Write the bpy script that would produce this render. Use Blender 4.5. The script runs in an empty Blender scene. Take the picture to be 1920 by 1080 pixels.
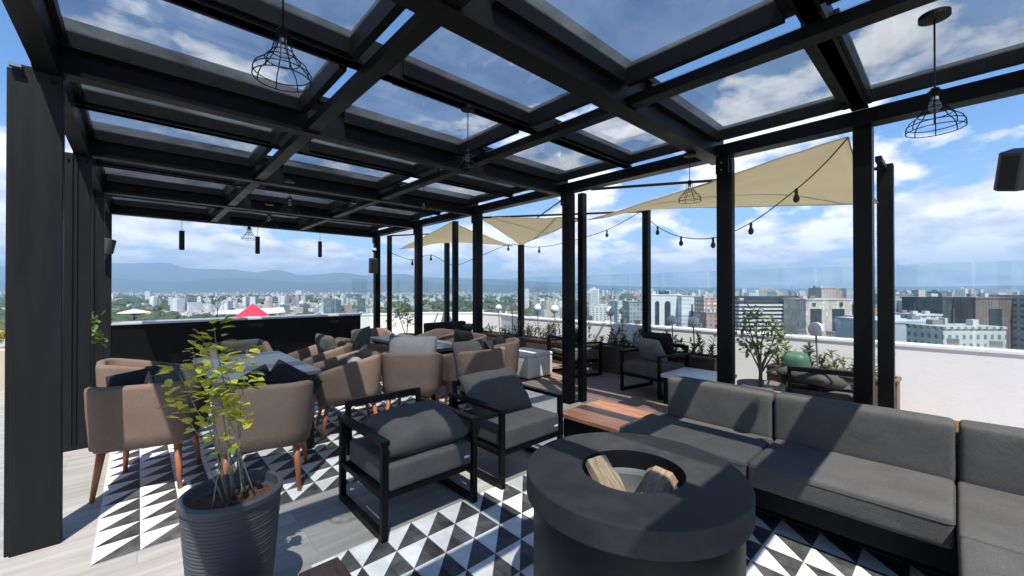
import bpy, bmesh, math, random
from mathutils import Vector, Matrix, noise
R = math.radians
C = bpy.context.scene.collection
rnd = random.Random(7)

# ------------------------------------------------------------------ camera
CAMH, F, YAW, PIT = 1.4826, 762.9, 0.7428, 0.0055
cam_d = bpy.data.cameras.new("camera"); cam = bpy.data.objects.new("camera", cam_d); C.objects.link(cam)
cam.location = (0, 0, CAMH)
cam.rotation_euler = (math.pi/2 + PIT, 0, -YAW)
cam_d.sensor_width = 36; cam_d.lens = F/1920*36
cam_d.clip_start = 0.05; cam_d.clip_end = 90000
bpy.context.scene.camera = cam

def ray(u, v):
    a = (u-960)/F; b = (540-v)/F
    cp, sp = math.cos(PIT), math.sin(PIT)
    fw = cp-sp*b; z = sp+cp*b
    c, s = math.cos(YAW), math.sin(YAW)
    return Vector((c*a+s*fw, -s*a+c*fw, z))
CO = Vector((0, 0, CAMH))
def onx(u, v, x): d = ray(u, v); return CO+d*(x/d.x)
def ony(u, v, y): d = ray(u, v); return CO+d*(y/d.y)
def onz(u, v, z): d = ray(u, v); return CO+d*((z-CAMH)/d.z)
def at(u, v, D): return CO+ray(u, v)*D

# ------------------------------------------------------------------ light and sky
SUNV = Vector((-0.268, -0.443, 1.0)).normalized()
sun_el = math.asin(SUNV.z); sun_az = math.atan2(SUNV.x, SUNV.y)
w = bpy.data.worlds.new("World"); bpy.context.scene.world = w; w.use_nodes = True
nt = w.node_tree; nt.nodes.clear()
def N(nt, t, **k):
    n = nt.nodes.new(t)
    for a, b in k.items():
        if a.startswith('i_'): n.inputs[a[2:].replace('_', ' ')].default_value = b
        else: setattr(n, a, b)
    return n
def math_n(nt, op, a, b=None, clamp=False):
    n = nt.nodes.new('ShaderNodeMath'); n.operation = op; n.use_clamp = clamp
    for i, v in enumerate((a, b)):
        if v is None: continue
        if isinstance(v, (int, float)): n.inputs[i].default_value = v
        else: nt.links.new(v, n.inputs[i])
    return n.outputs[0]
def ramp(nt, fac, pts, interp='LINEAR'):
    n = nt.nodes.new('ShaderNodeValToRGB'); n.color_ramp.interpolation = interp
    e = n.color_ramp.elements
    while len(e) > 1: e.remove(e[-1])
    e[0].position = pts[0][0]; e[0].color = (*pts[0][1], 1) if len(pts[0][1]) == 3 else pts[0][1]
    for p, c in pts[1:]:
        x = e.new(p); x.color = (*c, 1)
    nt.links.new(fac, n.inputs[0]); return n.outputs[0]
def mixc(nt, fac, a, b, blend='MIX'):
    n = nt.nodes.new('ShaderNodeMix'); n.data_type = 'RGBA'; n.blend_type = blend
    for i, v in ((0, fac), (6, a), (7, b)):
        if isinstance(v, (int, float)): n.inputs[i].default_value = v
        elif isinstance(v, tuple): n.inputs[i].default_value = (*v, 1) if len(v) == 3 else v
        else: nt.links.new(v, n.inputs[i])
    return n.outputs[2]

sky = N(nt, 'ShaderNodeTexSky', sky_type='NISHITA', sun_disc=False)
sky.sun_elevation = sun_el; sky.sun_rotation = sun_az
sky.altitude = 2200; sky.air_density = 1.2; sky.dust_density = 0.6; sky.ozone_density = 2.2
tc = N(nt, 'ShaderNodeTexCoord')
sep = N(nt, 'ShaderNodeSeparateXYZ'); nt.links.new(tc.outputs['Generated'], sep.inputs[0])
zc = math_n(nt, 'MAXIMUM', sep.outputs[2], 0.0)
zz = math_n(nt, 'ADD', zc, 0.28)
px_ = math_n(nt, 'DIVIDE', sep.outputs[0], zz); py_ = math_n(nt, 'DIVIDE', sep.outputs[1], zz)
cmb = N(nt, 'ShaderNodeCombineXYZ'); nt.links.new(px_, cmb.inputs[0]); nt.links.new(py_, cmb.inputs[1]); nt.links.new(math_n(nt, 'MULTIPLY', zc, 1.5), cmb.inputs[2])
mp = N(nt, 'ShaderNodeMapping'); mp.inputs['Location'].default_value = (3.9, 5.2, 0.4); nt.links.new(cmb.outputs[0], mp.inputs[0])
n1 = N(nt, 'ShaderNodeTexNoise', i_Scale=2.7, i_Detail=13.0, i_Roughness=0.55, i_Distortion=0.1); nt.links.new(mp.outputs[0], n1.inputs['Vector'])
mp2 = N(nt, 'ShaderNodeMapping'); mp2.inputs['Location'].default_value = (3.9+0.05, 5.2+0.07, 0.50); nt.links.new(cmb.outputs[0], mp2.inputs[0])
n2 = N(nt, 'ShaderNodeTexNoise', i_Scale=2.7, i_Detail=9.0, i_Roughness=0.55, i_Distortion=0.1); nt.links.new(mp2.outputs[0], n2.inputs['Vector'])
# more cover towards the horizon
cover = math_n(nt, 'MULTIPLY', math_n(nt, 'SUBTRACT', 0.34, zc), 0.46)
cl = math_n(nt, 'ADD', n1.outputs[0], cover)
mask = ramp(nt, cl, [(0.52, (0, 0, 0)), (0.56, (.55, .55, .55)), (0.61, (1, 1, 1))])
shade = math_n(nt, 'SUBTRACT', n1.outputs[0], n2.outputs[0])
shade = math_n(nt, 'ADD', math_n(nt, 'MULTIPLY', shade, 4.0), 0.58, True)
ccol = ramp(nt, shade, [(0.0, (4.6, 4.8, 5.7)), (0.45, (6.6, 6.6, 7.2)), (1.0, (9.8, 9.6, 9.4))])
haze_f = ramp(nt, zc, [(0.0, (.85, .85, .85)), (0.10, (.35, .35, .35)), (0.30, (0, 0, 0))])
skyc = mixc(nt, 1.0, sky.outputs[0], (0.66, 0.98, 1.24), 'MULTIPLY')
skyh = mixc(nt, haze_f, skyc, (4.4, 5.2, 6.2))
fin = mixc(nt, mask, skyh, ccol)
bg = N(nt, 'ShaderNodeBackground', i_Strength=0.10)
nt.links.new(fin, bg.inputs[0])
wo = N(nt, 'ShaderNodeOutputWorld'); nt.links.new(bg.outputs[0], wo.inputs[0])

sd = bpy.data.lights.new("sun", 'SUN'); sd.energy = 5.0; sd.angle = R(0.5); sd.color = (1.0, 0.96, 0.89)
so = bpy.data.objects.new("sun", sd); C.objects.link(so)
so.rotation_euler = SUNV.to_track_quat('Z', 'Y').to_euler(); so.location = (-10, -14, 40)
sc = bpy.context.scene
sc.view_settings.view_transform = 'Standard'; sc.view_settings.look = 'None'
sc.view_settings.exposure = 0.7; sc.view_settings.gamma = 1
sc.cycles.max_bounces = 8; sc.cycles.transparent_max_bounces = 16
sc.cycles.use_denoising = True
sc.cycles.volume_bounces = 0
sc.cycles.sample_clamp_indirect = 6

# ------------------------------------------------------------------ materials
MATS = {}
def mat(name, col, rough=0.6, metal=0.0, var=0.0, vscale=8.0, bump=0.0, bscale=60.0, col2=None, spec=0.5, stretch=(1, 1, 1), sheen=0.0):
    if name in MATS: return MATS[name]
    m = bpy.data.materials.new(name); m.use_nodes = True
    t = m.node_tree; b = t.nodes['Principled BSDF']
    b.inputs['Base Color'].default_value = (*col, 1); b.inputs['Roughness'].default_value = rough
    b.inputs['Metallic'].default_value = metal; b.inputs['Specular IOR Level'].default_value = spec
    if sheen: b.inputs['Sheen Weight'].default_value = sheen
    tcn = N(t, 'ShaderNodeTexCoord'); mpn = N(t, 'ShaderNodeMapping'); mpn.inputs['Scale'].default_value = stretch
    t.links.new(tcn.outputs['Object'], mpn.inputs[0])
    if var or col2:
        n = N(t, 'ShaderNodeTexNoise', i_Scale=vscale, i_Detail=6.0, i_Roughness=0.6); t.links.new(mpn.outputs[0], n.inputs['Vector'])
        a = tuple(max(0, c*(1-var)) for c in col); d = col2 if col2 else tuple(min(1, c*(1+var)) for c in col)
        o = ramp(t, n.outputs[0], [(0.3, a), (0.7, d)])
        t.links.new(o, b.inputs['Base Color'])
        r2 = ramp(t, n.outputs[0], [(0.3, (max(0, rough-.08),)*3), (0.7, (min(1, rough+.1),)*3)])
        t.links.new(r2, b.inputs['Roughness'])
    if bump:
        n = N(t, 'ShaderNodeTexNoise', i_Scale=bscale, i_Detail=4.0); t.links.new(mpn.outputs[0], n.inputs['Vector'])
        bp = N(t, 'ShaderNodeBump', i_Strength=bump, i_Distance=0.01); t.links.new(n.outputs[0], bp.inputs['Height'])
        t.links.new(bp.outputs[0], b.inputs['Normal'])
    MATS[name] = m; return m

def fabric(name, col, var=.12, weave=700):
    if name in MATS: return MATS[name]
    m = mat(name, col, 0.95, var=var, vscale=5.0, spec=.08)
    t = m.node_tree; b = t.nodes['Principled BSDF']
    tcn = N(t, 'ShaderNodeTexCoord')
    fg = N(t, 'ShaderNodeTexNoise', i_Scale=330.0, i_Detail=1.0); t.links.new(tcn.outputs['Object'], fg.inputs['Vector'])
    fl_ = b.inputs['Base Color'].links[0].from_socket
    t.links.new(mixc(t, 1.0, fl_, ramp(t, fg.outputs[0], [(.32, (.78, .78, .78)), (.68, (1.22, 1.22, 1.22))]), 'MULTIPLY'), b.inputs['Base Color'])
    wv = N(t, 'ShaderNodeTexNoise', i_Scale=260.0, i_Detail=2.0); t.links.new(tcn.outputs['Object'], wv.inputs['Vector'])
    w2 = N(t, 'ShaderNodeTexNoise', i_Scale=9.0, i_Detail=3.0, i_Distortion=0.8); t.links.new(tcn.outputs['Object'], w2.inputs['Vector'])
    b1 = N(t, 'ShaderNodeBump', i_Strength=0.35, i_Distance=0.003); t.links.new(wv.outputs[0], b1.inputs['Height'])
    b2 = N(t, 'ShaderNodeBump', i_Strength=0.16, i_Distance=0.02); t.links.new(w2.outputs[0], b2.inputs['Height']); t.links.new(b1.outputs[0], b2.inputs['Normal'])
    t.links.new(b2.outputs[0], b.inputs['Normal'])
    return m

def wood(name, c1, c2, stretch=(1, 12, 12), rough=.45, planks=None):
    if name in MATS: return MATS[name]
    m = mat(name, c1, rough, col2=c2, vscale=3.0, stretch=stretch, bump=.15, bscale=10)
    return m

def glass(name, tint, refl=1.0, dirt=0.0):
    m = bpy.data.materials.new(name); m.use_nodes = True
    t = m.node_tree; t.nodes.clear()
    tr = N(t, 'ShaderNodeBsdfTransparent'); tr.inputs[0].default_value = (*tint, 1)
    gl = N(t, 'ShaderNodeBsdfGlossy'); gl.inputs['Roughness'].default_value = 0.02; gl.inputs[0].default_value = (.95, .97, 1, 1)
    fr = N(t, 'ShaderNodeFresnel'); gg = N(t, 'ShaderNodeNewGeometry')
    t.links.new(math_n(t, 'SUBTRACT', 1.5, math_n(t, 'MULTIPLY', gg.outputs['Backfacing'], 1.5-1/1.5)), fr.inputs['IOR'])
    mx = N(t, 'ShaderNodeMixShader'); t.links.new(math_n(t, 'MULTIPLY', fr.outputs[0], refl, True), mx.inputs[0])
    t.links.new(tr.outputs[0], mx.inputs[1]); t.links.new(gl.outputs[0], mx.inputs[2])
    out = mx
    if dirt:
        df = N(t, 'ShaderNodeBsdfTranslucent'); df.inputs[0].default_value = (.72, .80, .90, 1)
        tcn = N(t, 'ShaderNodeTexCoord')
        n = N(t, 'ShaderNodeTexNoise', i_Scale=1.6, i_Detail=9.0, i_Roughness=.7); t.links.new(tcn.outputs['Object'], n.inputs['Vector'])
        fc = ramp(t, n.outputs[0], [(.35, (dirt*.3,)*3), (.75, (dirt*1.7,)*3)])
        m2 = N(t, 'ShaderNodeMixShader'); t.links.new(fc, m2.inputs[0]); t.links.new(mx.outputs[0], m2.inputs[1]); t.links.new(df.outputs[0], m2.inputs[2]); out = m2
    o = N(t, 'ShaderNodeOutputMaterial'); t.links.new(out.outputs[0], o.inputs[0])
    MATS[name] = m; return m

STEEL = mat('black steel', (.004, .0043, .0047), .46, var=.3, vscale=3, bump=.03, bscale=25, spec=.14)
STEELP = mat('black painted pillar', (.0075, .0083, .009), .55, col2=(.012, .013, .014), vscale=3.5, stretch=(5, 5, .5), bump=.05, bscale=12, spec=.18)
FRAMEM = mat('black aluminium', (.005, .0052, .0055), .48, var=.2, vscale=9, spec=.15)
SOFA = fabric('charcoal outdoor fabric', (.088, .085, .080))
PILG = fabric('grey pillow fabric', (.082, .079, .074))
PILD = fabric('dark pillow fabric', (.023, .024, .025))
PILL = fabric('light grey pillow fabric', (.20, .20, .19))
TAUPE = fabric('taupe upholstery', (.175, .125, .096), .08)
LEGW = wood('orange oak', (.26, .085, .03), (.42, .16, .055), (14, 14, 2))
BENCHW = wood('red brown hardwood', (.22, .080, .036), (.46, .21, .105), (10, 1.2, 10), .38)
DARKM = mat('black composite', (.004, .0042, .0045), .6, var=.2, spec=.15)
WHITEW = mat('white painted masonry', (.84, .84, .82), .8, var=.05, vscale=1.3, bump=.12, bscale=35)
PITTOP = mat('charcoal concrete', (.022, .022, .022), .7, col2=(.042, .042, .042), vscale=9, bump=.35, bscale=160, spec=.2)
PITBODY = mat('black pit body', (.006, .0065, .008), .5, var=.3, vscale=4, spec=.2)
POTM = mat('slate grey pot', (.050, .055, .063), .6, var=.15, vscale=4, bump=.1, bscale=50)
SOIL = mat('potting soil', (.035, .022, .014), .95, var=.4, vscale=60, col2=(.16, .07, .035), bump=.6, bscale=90)
ROOFG = glass('tinted roof glass', (.745, .765, .78), 1.0, .045)
CLEARG = glass('clear balustrade glass', (.93, .965, .96), .8, .012)
BULBG = glass('bulb glass', (.9, .9, .86), 1.0, .1)
CHROME = mat('bulb cap metal', (.75, .75, .73), .25, 1.0)
SAIL = mat('sand shade cloth', (.72, .67, .54), .9, var=.05, vscale=4, bump=.1, bscale=40)
# shade cloth lets some sun through
_t = SAIL.node_tree; _b = _t.nodes['Principled BSDF']; _tr = N(_t, 'ShaderNodeBsdfTranslucent'); _tr.inputs[0].default_value = (.84, .78, .60, 1)
_m = N(_t, 'ShaderNodeMixShader'); _m.inputs[0].default_value = .38
_t.links.new(_b.outputs[0], _m.inputs[1]); _t.links.new(_tr.outputs[0], _m.inputs[2]); _t.links.new(_m.outputs[0], _t.nodes['Material Output'].inputs[0])

def leafmat(name, c1, c2):
    m = mat(name, c1, .5, col2=c2, vscale=14.0)
    t = m.node_tree; b = t.nodes['Principled BSDF']; tr = N(t, 'ShaderNodeBsdfTranslucent'); tr.inputs[0].default_value = (*c2, 1)
    mx = N(t, 'ShaderNodeMixShader'); mx.inputs[0].default_value = .35
    t.links.new(b.outputs[0], mx.inputs[1]); t.links.new(tr.outputs[0], mx.inputs[2]); t.links.new(mx.outputs[0], t.nodes['Material Output'].inputs[0])
    return m
LEAFY = leafmat('yellow green leaf', (.30, .32, .03), (.75, .70, .08))
LEAFG = leafmat('green leaf', (.03, .06, .018), (.10, .15, .04))
LEAFD = leafmat('dusty shrub leaf', (.045, .06, .03), (.13, .15, .07))
LEAFP = leafmat('pale shrub leaf', (.14, .17, .08), (.32, .34, .2))
STEM = mat('green stem', (.17, .18, .12), .7, var=.3)
BARK = mat('brown bark', (.12, .085, .06), .9, var=.3, vscale=20, bump=.4)
FIRE = mat('split firewood', (.22, .14, .07), .85, col2=(.52, .39, .23), vscale=5, stretch=(1.5, 20, 20), bump=.5, bscale=14)
FIRED = mat('rough firewood bark', (.12, .07, .045), .95, col2=(.36, .25, .16), vscale=9, stretch=(2, 8, 8), bump=.7, bscale=14)

# ------------------------------------------------------------------ geometry helpers
class MB:
    def __init__(s): s.v = []; s.f = []
    def add(s, vs, fs):
        o = len(s.v); s.v += [tuple(p) for p in vs]; s.f += [tuple(i+o for i in f) for f in fs]; return s
    def box(s, x0, x1, y0, y1, z0, z1, M=None):
        vs = [Vector((x, y, z)) for x in (x0, x1) for y in (y0, y1) for z in (z0, z1)]
        if M: vs = [M@p for p in vs]
        return s.add(vs, [(0, 1, 3, 2), (4, 6, 7, 5), (0, 4, 5, 1), (2, 3, 7, 6), (0, 2, 6, 4), (1, 5, 7, 3)])
    def frustum(s, p, q, r0, r1, n=8, sq=False):
        return s.tube([p, q], [r0, r1], n)
    def tube(s, pts, r, n=8, closed=False, caps=True):
        pts = [Vector(p) for p in pts]; m = len(pts)
        rs = r if isinstance(r, (list, tuple)) else [r]*m
        vs = []; up = None
        for i, p in enumerate(pts):
            if closed: t = pts[(i+1) % m]-pts[i-1]
            else: t = pts[min(i+1, m-1)]-pts[max(i-1, 0)]
            t.normalize()
            if up is None:
                a = Vector((0, 0, 1)) if abs(t.z) < .9 else Vector((1, 0, 0)); up = (a-t*a.dot(t)).normalized()
            else:
                up = up-t*up.dot(t)
                up = up.normalized() if up.length > 1e-5 else t.orthogonal().normalized()
            sd_ = t.cross(up)
            for k in range(n):
                a = 2*math.pi*(k+.5)/n
                vs.append(p+(up*math.cos(a)+sd_*math.sin(a))*rs[i])
        fs = []
        for i in range(m if closed else m-1):
            j = (i+1) % m
            for k in range(n): fs.append((i*n+k, i*n+(k+1) % n, j*n+(k+1) % n, j*n+k))
        if caps and not closed: fs += [tuple(range(n))[::-1], tuple((m-1)*n+k for k in range(n))]
        return s.add(vs, fs)
    def lathe(s, prof, c=(0, 0), n=32, cap0=False, cap1=False):
        vs = []; fs = []
        for r_, z in prof:
            for k in range(n):
                a = 2*math.pi*k/n; vs.append((c[0]+r_*math.cos(a), c[1]+r_*math.sin(a), z))
        for i in range(len(prof)-1):
            for k in range(n): fs.append((i*n+k, i*n+(k+1) % n, (i+1)*n+(k+1) % n, (i+1)*n+k))
        if cap0: fs.append(tuple(range(n))[::-1])
        if cap1: fs.append(tuple((len(prof)-1)*n+k for k in range(n)))
        return s.add(vs, fs)
    def leaf(s, p, d, L, W, up=Vector((0, 0, 1))):
        d = d.normalized(); sd_ = d.cross(up)
        sd_ = sd_.normalized() if sd_.length > 1e-4 else Vector((1, 0, 0))
        nn = sd_.cross(d)
        q = [p, p+d*L*.3+sd_*W*.5+nn*L*.05, p+d*L*.7+sd_*W*.42+nn*L*.03, p+d*L-nn*L*.12, p+d*L*.7-sd_*W*.42+nn*L*.03, p+d*L*.3-sd_*W*.5+nn*L*.05, p+d*L*.35-nn*L*.02, p+d*L*.7-nn*L*.05]
        return s.add(q, [(0, 1, 6), (1, 2, 7, 6), (2, 3, 7), (0, 6, 5), (6, 7, 4, 5), (7, 3, 4)])
    def rbox(s, x0, x1, y0, y1, z0, z1, r=.03, puff=0, n=9, M=None, jit=0, seed=0):
        h = Vector(((x1-x0)/2, (y1-y0)/2, (z1-z0)/2)); c = Vector(((x1+x0)/2, (y1+y0)/2, (z1+z0)/2))
        r = min(r, h.x, h.y, h.z)
        def ts(hh):
            e = r/hh; a = [-1, -1+e*.12, -1+e*.4, -1+e]; mid = [-1+e+(2-2*e)*k/n for k in range(1, n)]
            return a+mid+[-x for x in a[::-1]]
        vs = []; fs = []; idx = {}
        def vert(p):
            P = Vector((p[0]*h.x, p[1]*h.y, p[2]*h.z))
            q = Vector([max(-(h[i]-r), min(h[i]-r, P[i])) for i in range(3)])
            d = P-q
            if d.length > 1e-7: d = d.normalized()*r
            o = q+d
            u, v_, w_ = p
            if puff:
                o.z += puff*(1-u*u)*(1-v_*v_)*(1 if w_ > 0 else -.3)*abs(w_)
                o.x += puff*.5*(1-w_*w_)*(1-v_*v_)*u*abs(u)
                o.y += puff*.5*(1-w_*w_)*(1-u*u)*v_*abs(v_)
            o = o+c
            if jit: o = o+Vector(noise.noise_vector((o+Vector((seed*3.1, 0, 0)))*5))*jit
            k = tuple(round(x, 5) for x in o)
            if k not in idx: idx[k] = len(vs); vs.append(M@o if M else o)
            return idx[k]
        for ax in range(3):
            a1, a2 = [(1, 2), (2, 0), (0, 1)][ax]
            T1, T2 = ts(h[a1]), ts(h[a2])
            for sg in (-1, 1):
                g = []
                for t1 in T1:
                    row = []
                    for t2 in T2:
                        p = [0, 0, 0]; p[ax] = sg; p[a1] = t1; p[a2] = t2; row.append(vert(p))
                    g.append(row)
                for i in range(len(T1)-1):
                    for j in range(len(T2)-1):
                        f = [g[i][j], g[i+1][j], g[i+1][j+1], g[i][j+1]]
                        if sg < 0: f = f[::-1]
                        f2 = []
                        for x in f:
                            if x not in f2: f2.append(x)
                        if len(f2) > 2: fs.append(tuple(f2))
        return s.add(vs, fs)
    def pillow(s, W, H, T, M, n=16, seed=0):
        vs = []; fs = []
        for sg in (1, -1):
            for i in range(n+1):
                for j in range(n+1):
                    u = -1+2*i/n; v = -1+2*j/n
                    ed = (1-u**4)*(1-v**4)
                    th = T/2*(max(0, ed))**.5*(1-.12*(u*u+v*v))
                    k = 1-.07*(1-u*u) if abs(v) > .6 else 1
                    k2 = 1-.07*(1-v*v) if abs(u) > .6 else 1
                    rc = 1-.06*(u*u*v*v)**1.5
                    p = Vector((u*W/2*k2*rc, v*H/2*k*rc, sg*th))
                    nz = noise.noise(Vector((u*2.2+seed*7, v*2.2, sg)))*.12+noise.noise(Vector((u*6+seed*5, v*6, sg)))*.05
                    p.z += nz*T*max(0, ed)
                    vs.append(M@p)
        m = (n+1)**2
        for sg in (0, 1):
            for i in range(n):
                for j in range(n):
                    a = sg*m+i*(n+1)+j; f = (a, a+n+1, a+n+2, a+1)
                    fs.append(f if sg == 0 else f[::-1])
        return s.add(vs, fs)
    def build(s, name, m, parent=None, smooth=False, bevel=0.0, local=False, weld=False):
        me = bpy.data.meshes.new(name)
        vs = s.v
        if parent and not local:
            L = parent.location
            if parent.parent: L = L+parent.parent.location
            vs = [(p[0]-L.x, p[1]-L.y, p[2]-L.z) for p in vs]
        me.from_pydata([tuple(p) for p in vs], [], s.f)
        bm = bmesh.new(); bm.from_mesh(me)
        if weld: bmesh.ops.remove_doubles(bm, verts=bm.verts, dist=1e-4)
        bmesh.ops.recalc_face_normals(bm, faces=bm.faces) if not weld or True else None
        if bevel:
            bmesh.ops.bevel(bm, geom=[e for e in bm.edges if e.is_manifold and e.calc_face_angle(0) > .6], offset=bevel, segments=1, affect='EDGES')
        bm.to_mesh(me); bm.free()
        ms = m if isinstance(m, list) else [m]
        for x in ms: me.materials.append(x)
        if smooth:
            me.polygons.foreach_set('use_smooth', [True]*len(me.polygons))
        me.update()
        o = bpy.data.objects.new(name, me); C.objects.link(o)
        if parent: o.parent = parent
        return o
def tag(o, label, cat, group=None):
    o['label'] = label; o['category'] = cat
    if group: o['group'] = group
    return o
def thing(name, label, cat, loc=(0, 0, 0), rz=0, group=None):
    o = bpy.data.objects.new(name, None); C.objects.link(o); o.empty_display_size = .1
    o.location = loc; o.rotation_euler = (0, 0, rz)
    return tag(o, label, cat, group)
def struct(o): o['kind'] = 'structure'; return o
def children(o): return [c for c in C.objects if c.parent == o]
def dup(root, loc, rz, label, group=None):
    ch1 = children(root)
    r = root.copy(); C.objects.link(r); r.location = loc; r.rotation_euler = (0, 0, rz); r['label'] = label
    if group: r['group'] = group
    for ch in ch1:
        c = ch.copy(); C.objects.link(c); c.parent = r
        for g in children(ch):
            d = g.copy(); C.objects.link(d); d.parent = c
    return r
def TR(x, y, z, rx=0, ry=0, rz=0):
    return Matrix.Translation((x, y, z))@Matrix.Rotation(rz, 4, 'Z')@Matrix.Rotation(ry, 4, 'Y')@Matrix.Rotation(rx, 4, 'X')

# ================================================================== SETTING
GZ = -75.0
# --- terrace floor with wood-look porcelain planks
def plank_mat(name, c1, c2, mortar, bw, bh, rough, msize=.004, rot=0, grain=(2, 30, 1)):
    m = bpy.data.materials.new(name); m.use_nodes = True; t = m.node_tree; b = t.nodes['Principled BSDF']
    tcn = N(t, 'ShaderNodeTexCoord'); mpn = N(t, 'ShaderNodeMapping'); mpn.inputs['Rotation'].default_value = (0, 0, rot); t.links.new(tcn.outputs['Object'], mpn.inputs[0])
    br = N(t, 'ShaderNodeTexBrick', offset=.37); t.links.new(mpn.outputs[0], br.inputs['Vector'])
    br.inputs['Color1'].default_value = (.35, .35, .35, 1); br.inputs['Color2'].default_value = (.65, .65, .65, 1); br.inputs['Mortar'].default_value = (0, 0, 0, 1)
    for k, v in (('Scale', 1.0), ('Mortar Size', msize), ('Brick Width', bw), ('Row Height', bh), ('Bias', 0.0)): br.inputs[k].default_value = v
    mg = N(t, 'ShaderNodeMapping'); mg.inputs['Scale'].default_value = grain; t.links.new(mpn.outputs[0], mg.inputs[0])
    ad = N(t, 'ShaderNodeVectorMath', operation='ADD'); t.links.new(mg.outputs[0], ad.inputs[0]); 
    sc_ = N(t, 'ShaderNodeVectorMath', operation='SCALE'); sc_.inputs['Scale'].default_value = 9; t.links.new(br.outputs['Color'], sc_.inputs[0]); t.links.new(sc_.outputs[0], ad.inputs[1])
    n = N(t, 'ShaderNodeTexNoise', i_Scale=1.0, i_Detail=7.0, i_Roughness=.62, i_Distortion=.5); t.links.new(ad.outputs[0], n.inputs['Vector'])
    mixf = math_n(t, 'ADD', math_n(t, 'MULTIPLY', n.outputs[0], .75), math_n(t, 'MULTIPLY', br.outputs['Color'], .25))
    c = ramp(t, mixf, [(.30, c1), (.68, c2)])
    c = mixc(t, br.outputs['Fac'], c, mortar)
    t.links.new(c, b.inputs['Base Color']); b.inputs['Roughness'].default_value = rough
    bp = N(t, 'ShaderNodeBump', i_Strength=.25, i_Distance=.004); t.links.new(math_n(t, 'SUBTRACT', n.outputs[0], math_n(t, 'MULTIPLY', br.outputs['Fac'], 2.0)), bp.inputs['Height']); t.links.new(bp.outputs[0], b.inputs['Normal'])
    return m
FLOORM = plank_mat('grey wood look tile', (.235, .22, .20), (.41, .39, .36), (.27, .255, .24), 1.2, .6, .5, .003, 0, (1.2, 12, 1))
DECKM = plank_mat('red brown decking', (.16, .100, .075), (.34, .24, .19), (.03, .02, .015), 2.4, .14, .6, .006, math.pi/2, (1.5, 26, 1))
struct(MB().box(-9, 4.30, -6, 14, -.25, 0).build('terrace_floor', FLOORM))
struct(MB().box(4.30, 7.0, -6, 11, -.25, -.004).build('deck_floor', DECKM))

# --- patterned cement tiles: one quad per 20 cm tile, white / dark triangles by geometry
TW = mat('white cement tile', (.80, .80, .78), .45, var=.05, vscale=6)
TB = mat('charcoal cement tile', (.035, .035, .037), .5, col2=(.10, .10, .10), vscale=10, var=.3)
GROUT = mat('tile grout', (.35, .34, .32), .9)
for _m in (TW, TB):
    t = _m.node_tree; b = t.nodes['Principled BSDF']; tcn = N(t, 'ShaderNodeTexCoord')
    ad = N(t, 'ShaderNodeVectorMath', operation='ADD'); ad.inputs[1].default_value = (.184+.198*50, .055+.198*50, 0); t.links.new(tcn.outputs['Object'], ad.inputs[0])
    sn = N(t, 'ShaderNodeVectorMath', operation='SNAP'); sn.inputs[1].default_value = (.198, .198, 1); t.links.new(ad.outputs[0], sn.inputs[0])
    wn = N(t, 'ShaderNodeTexWhiteNoise', noise_dimensions='3D'); t.links.new(sn.outputs[0], wn.inputs['Vector'])
    dn = N(t, 'ShaderNodeTexNoise', i_Scale=3.0, i_Detail=9.0, i_Roughness=.7); t.links.new(tcn.outputs['Object'], dn.inputs['Vector'])
    src = b.inputs['Base Color'].links[0].from_socket
    lo = .82 if _m is TW else .55
    c_ = mixc(t, 1.0, src, ramp(t, wn.outputs['Value'], [(0, (lo,)*3), (1, (1.06 if _m is TW else 1.5,)*3)]), 'MULTIPLY')
    t.links.new(mixc(t, 1.0, c_, ramp(t, dn.outputs[0], [(.35, (.80, .79, .77)), (.62, (1.03, 1.03, 1.03))]), 'MULTIPLY'), b.inputs['Base Color'])
def tile_inlay(x0, nx, y0, ny, p=.198):
    v = []; f = []; mi = []
    g = .0015
    for i in range(nx):
        for j in range(ny):
            a, b_, c_, d = x0+i*p+g, x0+(i+1)*p-g, y0+j*p+g, y0+(j+1)*p-g
            o = len(v)
            v += [(a, c_, .005), (a, d, .005), (b_, d, .005), (a+.001, c_, .005), (b_, d-.001, .005), (b_, c_, .005)]
            f += [(o, o+2, o+1), (o+3, o+5, o+4)]; mi += [0, 1]
    o = len(v); X1 = x0+nx*p; Y1 = y0+ny*p
    v += [(x0-.004, y0-.004, .002), (X1+.004, y0-.004, .002), (X1+.004, Y1+.004, .002), (x0-.004, Y1+.004, .002)]; f.append((o, o+1, o+2, o+3)); mi.append(2)
    me = bpy.data.meshes.new('patterned_tile_floor'); me.from_pydata(v, [], f)
    for m in (TW, TB, GROUT): me.materials.append(m)
    me.polygons.foreach_set('material_index', mi); me.update()
    o = bpy.data.objects.new('patterned_tile_floor', me); C.objects.link(o); return struct(o)
tile_inlay(-.184, 17, 3.145, 20)
tile_inlay(3.064-.198*12, 12, 2.345-.198*16, 16)

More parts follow.
